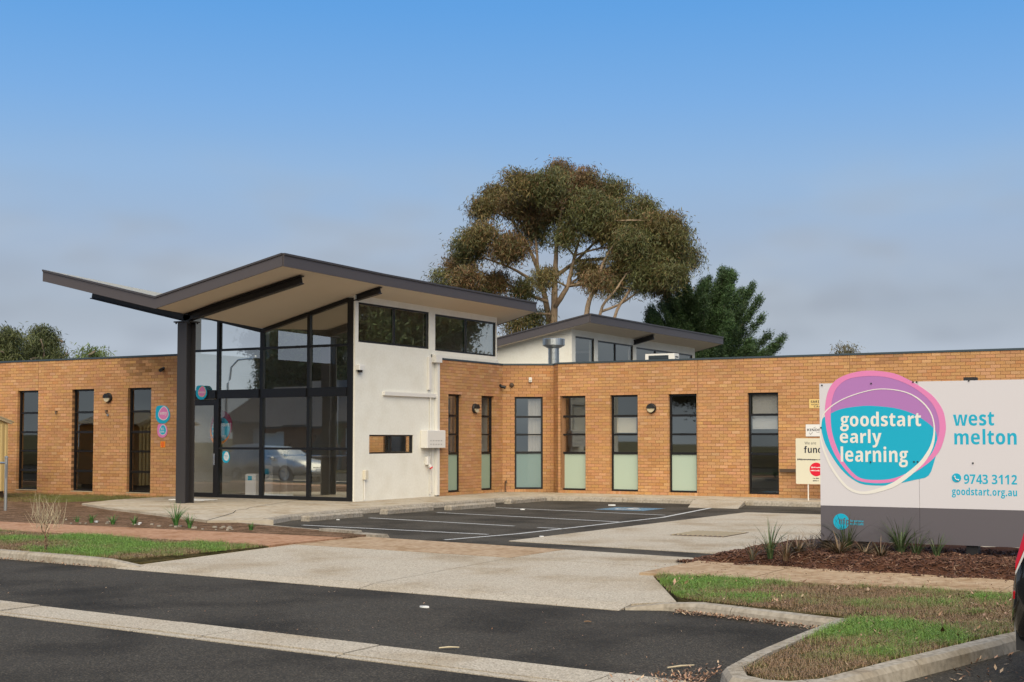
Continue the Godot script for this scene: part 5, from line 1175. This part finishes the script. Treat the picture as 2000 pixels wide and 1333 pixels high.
	# bare sapling on the verge
	var o := thing("sapling", "thin bare sapling with wispy tan twigs on grass verge", "sapling", gp(90, 1078, 0.12))
	st = sb()
	limb(st, [Vector3.ZERO, Vector3(-0.03, 0.22, 0), Vector3(-0.15, 0.5, 0.05)], 0.017, 0.007, 6); limb(st, [Vector3(0, 0.0, 0), Vector3(0.02, 0.2, 0.02), Vector3(0.05, 0.34, 0.0)], 0.012, 0.005, 6); limb(st, [Vector3(-0.02, 0.2, 0), Vector3(-0.01, 0.4, 0), Vector3(0.0, 0.6, 0)], 0.010, 0.005, 6)
	part(st, "stem", M.twig, o); st = sb()
	for i in 90:
		var a := Vector3(rng.randf_range(-0.2, 0.22), rng.randf_range(0.3, 0.55), rng.randf_range(-0.15, 0.15)); var e := a + Vector3(rng.randfn() * 0.07, rng.randf_range(0.12, 0.38), rng.randfn() * 0.07)
		tube(st, [a, a.lerp(e, 0.5) + Vector3(rng.randfn(), 0, 0) * 0.015, e], [0.0028, 0.002, 0.001], 3, false)
	part(st, "twigs", M.shed_trim, o)

# ---------------------------------------------------------------- vehicles, shed, street and loose things
func make_car(label: String, at: Vector3, turn: float, paint: String, sy: float, group := "") -> void:
	var o := thing("parked_car", label, "car", at, turn, group)
	var S := [[0.0, 0.42, 0.60, 0.76, 0.80, 0.76], [0.05, 0.36, 0.80, 0.99, 0.885, 0.84], [0.13, 0.34, 0.95, 1.31, 0.905, 0.78], [0.30, 0.33, 1.02, 1.53, 0.915, 0.69], [0.60, 0.33, 1.04, 1.66, 0.92, 0.64], [1.6, 0.30, 1.03, 1.70, 0.92, 0.64], [2.5, 0.30, 1.0, 1.66, 0.92, 0.64], [2.95, 0.30, 0.99, 1.48, 0.92, 0.68], [3.45, 0.30, 0.97, 1.13, 0.91, 0.80], [4.1, 0.32, 0.85, 1.02, 0.88, 0.76], [4.5, 0.36, 0.65, 0.86, 0.80, 0.68], [4.62, 0.42, 0.55, 0.70, 0.68, 0.58]]
	var st := sb(false); st.set_smooth_group(0)
	var rings: Array = []
	for s in S:
		var yb: float = s[1]; var be: float = s[2] * sy; var tp: float = s[3] * sy
		var half := [[0.0, yb], [s[4] * 0.86, yb], [s[4] * 0.97, yb + 0.08], [s[4], lerpf(yb, be, 0.55)], [s[4] * 0.985, be], [lerpf(s[4], s[5], 0.5), lerpf(be, tp, 0.5)], [s[5], tp - 0.05], [s[5] * 0.86, tp], [0.0, tp + 0.012]]
		var r: Array = []
		for h in half: r.append(Vector3(s[0], h[1], h[0]))
		for i in range(half.size() - 2, 0, -1): r.append(Vector3(s[0], half[i][1], -half[i][0]))
		rings.append(r)
	var n: int = rings[0].size()
	for i in rings.size() - 1:
		for k in n:
			var j := (k + 1) % n
			quad(st, rings[i][k], rings[i][j], rings[i + 1][j], rings[i + 1][k])
	for k in range(1, n - 1):
		tri(st, rings[0][0], rings[0][k + 1], rings[0][k]); tri(st, rings[-1][0], rings[-1][k], rings[-1][k + 1])
	part(st, "body", M[paint], o)
	for sd in [-1.0, 1.0]:
		st = sb()     # side glass lies just off the cabin side
		var g := [[0.42, 1.06, 0.905], [0.62, 1.52, 0.74], [2.45, 1.53, 0.735], [3.15, 1.04, 0.905]]
		var p: Array = []
		for q in g: p.append(Vector3(q[0], q[1] * sy, sd * (q[2] + 0.012)))
		quad(st, p[0], p[1], p[2], p[3]); part(st, "side_window", M.black_plastic if paint == "car_black" else M.dark_glass, o)
		var patch := func(i0: int, i1: int, f0: float, f1: float, k0: int, k1: int) -> SurfaceTool:      # a lamp lens lying just off the body skin
			var ps := sb(false); ps.set_smooth_group(0)
			var skin := func(i: int, k: int, f: float) -> Vector3:
				var a: Vector3 = rings[i][k]; var b: Vector3 = rings[i][k + 1]
				var v := a.lerp(b, f); return Vector3(v.x - 0.012, v.y, sd * (v.z + 0.012))
			for i in range(i0, i1):
				for k in range(k0, k1):
					var a0 := f0 if k == k0 else 0.0; var a1 := f1 if k == k1 - 1 else 1.0
					var q := [skin.call(i, k, a0), skin.call(i, k, a1), skin.call(i + 1, k, a1), skin.call(i + 1, k, a0)]
					if sd < 0: q.reverse()
					quad(ps, q[3], q[2], q[1], q[0])
			return ps
		part(patch.call(1, 3, 0.6, 0.6, 4, 6), "tail_light", M.tail_red, o)
		part(patch.call(1, 3, 0.3, 0.55, 4, 5), "reverse_light", M.tail_clear, o)
		st = sb(); bevel_box(st, Vector3(0.012, 0.66 * sy, minf(sd * 0.58, sd * 0.835)), Vector3(0.10, 0.72 * sy, maxf(sd * 0.58, sd * 0.835)), 0.01); part(st, "reflector", M.tail_red, o)
		st = sb(); bevel_box(st, Vector3(4.30, 0.68 * sy, minf(sd * 0.45, sd * 0.84)), Vector3(4.57, 0.80 * sy, maxf(sd * 0.45, sd * 0.84)), 0.03); part(st, "headlight", M.tail_clear, o)
		st = sb(); bevel_box(st, Vector3(2.95, 1.0 * sy, minf(sd * 0.93, sd * 1.08)), Vector3(3.12, 1.13 * sy, maxf(sd * 0.93, sd * 1.08)), 0.03); part(st, "mirror", M[paint], o)
		for x in [0.86, 3.62]:
			var w := node("wheel", o); w.position = Vector3(x, 0.34, sd * 0.80)
			var ax := Basis(Vector3(1, 0, 0), Vector3(0, 0, sd), Vector3(0, -sd, 0))
			st = sb(); lathe(st, Vector3.ZERO, [[0.22, -0.11], [0.31, -0.11], [0.34, -0.07], [0.34, 0.09], [0.315, 0.125], [0.23, 0.13]], 28, ax); part(st, "tyre", M.tyre, w)
			st = sb(); lathe(st, Vector3.ZERO, [[0.23, 0.125], [0.215, 0.09], [0.06, 0.07], [0.05, 0.115], [0.0, 0.12]], 20, ax)
			for k in 5: bar(st, ax * Vector3(cos(TAU * k / 5) * 0.05, 0.105, sin(TAU * k / 5) * 0.05), ax * Vector3(cos(TAU * k / 5) * 0.22, 0.12, sin(TAU * k / 5) * 0.22), 0.05, 0.03)
			part(st, "rim", M.galvanised, w)
	st = sb(); box(st, Vector3(0.02, 0.30, -0.78), Vector3(0.35, 0.44, 0.78)); box(st, Vector3(4.2, 0.30, -0.72), Vector3(4.6, 0.42, 0.72)); box(st, Vector3(1.3, 0.26, -0.90), Vector3(3.2, 0.32, 0.90)); part(st, "lower_trim", M.trim_black, o)
	st = sb(); quad(st, Vector3(2.62, 1.60 * sy, -0.58), Vector3(2.62, 1.60 * sy, 0.58), Vector3(3.44, 1.16 * sy, 0.74), Vector3(3.44, 1.16 * sy, -0.74)); part(st, "windscreen", M.glass, o)
	st = sb(); box(st, Vector3(4.615, 0.5, -0.26), Vector3(4.635, 0.61, 0.26)); box(st, Vector3(-0.02, 0.55, -0.26), Vector3(-0.004, 0.66, 0.26)); part(st, "number_plate", M.sign_panel, o)
	st = sb(); box(st, Vector3(4.55, 0.52, -0.42), Vector3(4.61, 0.66, 0.42)); part(st, "grille", M.trim_black, o)
func make_things() -> void:
	make_car("black car parked with its rear beside rounded verge nose", Vector3(-1.76, 0, -10.75), 0.03, "car_black", 1.0)
	make_car("silver car parked along kerb and mirrored in the entrance glass", Vector3(-37.4, 0, -13.3), 0.06, "car_silver", 0.88)
	# garden shed at the left edge
	var o := thing("garden_shed", "cream ribbed metal garden shed in front of left brick wall", "shed", Vector3(-31.9, 0.15, -24.1))
	var st := sb(); box(st, Vector3(-1.28, 0.18, -1.25), Vector3(1.28, 2.02, 1.25)); prism(st, [Vector2(-1.25, 2.02), Vector2(1.25, 2.02), Vector2(0, 2.42)], Transform3D(Basis(Vector3(0, 0, -1), Vector3.UP, Vector3(1, 0, 0)), Vector3(-1.28, 0, 0)), 2.56); part(st, "wall", M.shed_cream, o)
	for k in 17:
		st = sb(); prism(st, [Vector2(-0.05, 0), Vector2(0.05, 0), Vector2(0.028, 0.03), Vector2(-0.028, 0.03)], Transform3D(Basis(Vector3(0, 0, -1), Vector3(1, 0, 0), Vector3(0, -1, 0)), Vector3(1.28, 2.0, -1.2 + k * 0.15)), 1.82); part(st, "rib", M.shed_cream, o)
	for s in [-1.0, 1.0]:
		st = sb(); bar(st, Vector3(1.32, 2.05, s * 1.34), Vector3(1.32, 2.46, 0), 0.06, 0.10); part(st, "barge_board", M.shed_trim, o)
		st = sb(); plate(st, Vector3(-1.36, 2.05, s * 1.40), Vector3(1.36, 2.05, s * 1.40), Vector3(-1.36, 2.49, 0), Vector3(1.36, 2.49, 0), Vector3(0, 0.025, 0)); part(st, "roof_sheet", M.shed_trim, o)
	st = sb(); box(st, Vector3(-1.2, 0.0, -1.2), Vector3(1.2, 0.178, 1.15)); part(st, "base", M.brown_metal, o)
	o = thing("pipe_gate", "galvanised pipe gate post and rail in front of shed", "gate", Vector3(-25.4, 0.13, -21.0))
	st = sb(); tube(st, [Vector3(0, 0, 0), Vector3(0, 1.19, 0)], [0.035, 0.035], 12); lathe(st, Vector3(0, 1.19, 0), [[0.045, 0.0], [0.045, 0.03], [0.0, 0.05]], 12); part(st, "post", M.galvanised, o)
	st = sb(); tube(st, [Vector3(0, 1.08, 0), Vector3(-2.2, 1.08, 0.0)], [0.024, 0.024], 10); tube(st, [Vector3(0.02, 1.06, 0.03), Vector3(0.02, 0.75, 0.03)], [0.018, 0.018], 8); part(st, "rail", M.galvanised, o)
	# entrance interior
	o = thing("reception_desk", "pale reception desk inside the entrance glass", "desk", Vector3(-24.2, 0.19, -30.2))
	st = sb(); box(st, Vector3(-0.9, 0, -0.35), Vector3(0.9, 1.05, 0.35)); part(st, "front", M.cream_paint, o)
	st = sb(); box(st, Vector3(-0.98, 1.05, -0.42), Vector3(0.98, 1.10, 0.42)); part(st, "top", M.white_paint, o)
	for q in [[-24.55, -28.5, 0.62, "sign_panel", "grey bin standing behind glass by the door"], [-24.05, -28.6, 0.85, "white_paint", "tall pale bin inside glass beside grey bin"]]:
		o = thing("waste_bin", q[4], "bin", Vector3(q[0], 0.19, q[1]))
		st = sb(); bevel_box(st, Vector3(-0.19, 0, -0.17), Vector3(0.19, q[2], 0.17), 0.03); part(st, "body", M[q[3]], o)
		st = sb(); box(st, Vector3(-0.07, q[2] * 0.72, 0.171), Vector3(0.07, q[2] * 0.9, 0.175)); part(st, "label_plate", M.sign_blue, o)
	o = thing("plant_stand", "white plant stand inside the entrance", "stand", Vector3(-23.95, 0.19, -29.1))
	st = sb(); bevel_box(st, Vector3(-0.16, 0, -0.16), Vector3(0.16, 1.05, 0.16), 0.02); part(st, "column", M.white_paint, o)
	strappy("pot_plant", "green pot plant on white stand inside the entrance", Vector3(-23.95, 1.24, -29.1), 30, 0.5, [Vector3(0.04, 0.09, 0.03)], "", 1.0)
	o = thing("logo_panel", "round maroon, blue and orange logo panel behind the door glass", "sign", pz(431, 836, -28.0))
	blob(o, round_pts(-0.03, -0.09, 0.35, 0.40, 30, 0.05), Transform3D(), 0.0, 0.006, "sign_orange", "orange_bubble"); blob(o, round_pts(0.02, 0.05, 0.37, 0.44, 30, 0.05), Transform3D(), 0.006, 0.012, "sign_maroon", "maroon_bubble"); blob(o, round_pts(0.0, -0.05, 0.31, 0.35, 30, 0.05), Transform3D(), 0.012, 0.02, "sign_blue", "blue_bubble")
	st = sb(); box(st, Vector3(-0.02, 0.19 - o.position.y, -0.05), Vector3(0.02, 0, -0.005)); part(st, "stand", M.steel_black, o)
	text(o, "goodstart", Transform3D(Basis(), Vector3(0, 0, 0.02)), -0.28, 0.30, 0.0, 0.14, "sign_line"); text(o, "early", Transform3D(Basis(), Vector3(0, 0, 0.02)), -0.28, 0.0, -0.16, -0.03, "sign_line"); text(o, "learning", Transform3D(Basis(), Vector3(0, 0, 0.02)), -0.28, 0.2, -0.32, -0.18, "sign_line")
	o = thing("door_mat", "pale mat lying on concrete before the door", "mat", Vector3(-24.6, 0.186, -26.2), 0.1)
	st = sb(); bevel_box(st, Vector3(-0.55, 0, -0.3), Vector3(0.55, 0.02, 0.3), 0.008); part(st, "mat", M.white_paint, o)
	# loose things on road and car park
	for q in [[829, 1189, 0.0, 0.055, "crumpled white paper scrap on parking lane asphalt"], [1021, 997, 0.06, 0.07, "pale paper scrap beside askew wheel stop"], [1195, 989, 0.06, 0.10, "white paper lump beside blue painted square"], [1058, 1050, 0.06, 0.05, "white scrap by parking line corner"], [660, 1017, 0.06, 0.045, "pinkish scrap on chipped wheel stop"]]:
		st = sb(); var k: Array = []
		for j in 8: k.append(Vector2(cos(TAU * j / 8.0), sin(TAU * j / 8.0) * 0.6) * q[3] * rng.randf_range(0.6, 1.1))
		prism(st, k, Transform3D(Basis(Vector3(1, 0, 0), Vector3(0, 0, -1), Vector3(0, 1, 0)), gp(q[0], q[1], q[2]) + Vector3(0, 0.007, 0)), q[3] * 0.3)
		var s := part(st, "paper_scrap", M.paper); tag(s, q[4], "litter")
	for q in [[877, 1268, 0.17, 0.2, "pale broken stick lying on parking lane near concrete strip"], [1148, 1217, 0.07, 0.0, "short pale stick on asphalt near driveway lip"], [1127, 1162, 0.12, 0.0, "thin dark stick on concrete driveway"], [1330, 1305, 0.25, 0.5, "forked dry twig on asphalt near verge nose"]]:
		var p := gp(q[0], q[1], 0.012); st = sb()
		var d := cam_basis.x * Vector3(1, 0, 1); d = d.normalized().rotated(Vector3.UP, q[3])
		tube(st, [p - d * q[2] * 0.5 + Vector3(0, 0.01, 0), p + Vector3(0, 0.014, 0), p + d * q[2] * 0.5 + Vector3(0, 0.01, 0)], [0.006, 0.008, 0.005], 6)
		var s := part(st, "stick", M.shed_trim if q[2] > 0.1 else M.twig); tag(s, q[4], "stick")
	# across the street: seen only mirrored in the glass
	o = thing("brick_house", "brown brick house with dark gable roof across the street", "house", Vector3(-47.0, 0, 8.0), PI + 0.06)
	st = sb(); var hw := wall_frame(Vector3(-6, 0, 4), Vector3.RIGHT); slab(st, hw, 12.0, 0, 2.7, -0.25, 0.0, [[1.5, 3.5, 0.9, 2.2], [5.2, 6.2, 0.05, 2.1], [8.0, 10.4, 0.9, 2.2]])
	box(st, Vector3(-6, 0, -4), Vector3(-5.75, 2.7, 3.75)); box(st, Vector3(5.75, 0, -4), Vector3(6, 2.7, 3.75)); box(st, Vector3(-5.75, 0, -4), Vector3(5.75, 2.7, -3.75))
	prism(st, [Vector2(-4.0, 2.7), Vector2(3.98, 2.7), Vector2(0, 4.7)], Transform3D(Basis(Vector3(0, 0, -1), Vector3.UP, Vector3(1, 0, 0)), Vector3(-6, 0, 0)), 0.25); prism(st, [Vector2(-4.0, 2.7), Vector2(3.98, 2.7), Vector2(0, 4.7)], Transform3D(Basis(Vector3(0, 0, -1), Vector3.UP, Vector3(1, 0, 0)), Vector3(5.75, 0, 0)), 0.25); part(st, "wall", M.house_brick, o)
	for s in [-1.0, 1.0]:
		st = sb(); plate(st, Vector3(-6.5, 2.45, s * 4.6), Vector3(6.5, 2.45, s * 4.6), Vector3(-6.5, 4.8, 0), Vector3(6.5, 4.8, 0), Vector3(0, 0.12, 0)); part(st, "roof", M.roof_tile, o)
	for q in [[-4.5, -2.5], [2.0, 4.4]]:
		var w := node("window", o)
		st = sb(); box(st, Vector3(q[0], 0.9, 3.85), Vector3(q[0] + 0.08, 2.2, 3.95)); box(st, Vector3(q[1] - 0.08, 0.9, 3.85), Vector3(q[1], 2.2, 3.95)); box(st, Vector3(q[0] + 0.08, 2.12, 3.85), Vector3(q[1] - 0.08, 2.2, 3.95)); box(st, Vector3(q[0] + 0.08, 0.9, 3.85), Vector3(q[1] - 0.08, 0.98, 3.95)); part(st, "frame", M.white_paint, w)
		st = sb(); box(st, Vector3(q[0] + 0.08, 0.98, 3.86), Vector3(q[1] - 0.08, 2.12, 3.88)); part(st, "curtain", M.curtain, w)
	st = sb(); box(st, Vector3(-0.8, 0.05, 3.8), Vector3(0.2, 2.1, 3.86)); part(st, "door", M.brown_metal, o)
	o = thing("street_lamp", "grey street lamp with curved arm across the street", "street lamp", Vector3(-51.5, 0, 2.0))
	st = sb(); tube(st, [Vector3(0, 0, 0), Vector3(0, 5.0, 0), Vector3(0.1, 5.7, 0), Vector3(0.6, 6.1, 0), Vector3(1.5, 6.15, 0)], [0.09, 0.06, 0.05, 0.045, 0.04], 10); part(st, "pole", M.galvanised, o)
	st = sb(); bevel_box(st, Vector3(1.4, 6.05, -0.12), Vector3(2.0, 6.2, 0.12), 0.04); part(st, "lamp_head", M.galvanised, o)
	strappy("cordyline", "spiky green cordyline in the garden across the street", Vector3(-44.5, 1.2, 3.0), 160, 1.6, [Vector3(0.04, 0.10, 0.02), Vector3(0.06, 0.13, 0.03)], "", 0.9)
	o = get_node("cordyline"); st = sb(); limb(st, [Vector3(0, -1.2, 0), Vector3(0.05, -0.5, 0), Vector3(0, 0.1, 0)], 0.12, 0.09); part(st, "trunk", M.grey_bark, o)
	st = sb(); sheet(st, poly([[-90, -4.0], [60, 4.0], [60, 60], [-90, 60]], 0.05), 0.1); structure(st, "far_verge", M.verge_soil)

func _ready() -> void:
	rng.seed = 20240611
	make_stage()
	make_materials()
	make_ground()
	make_building()
	make_fittings()
	make_signs()
	make_trees()
	make_plants()
	make_things()
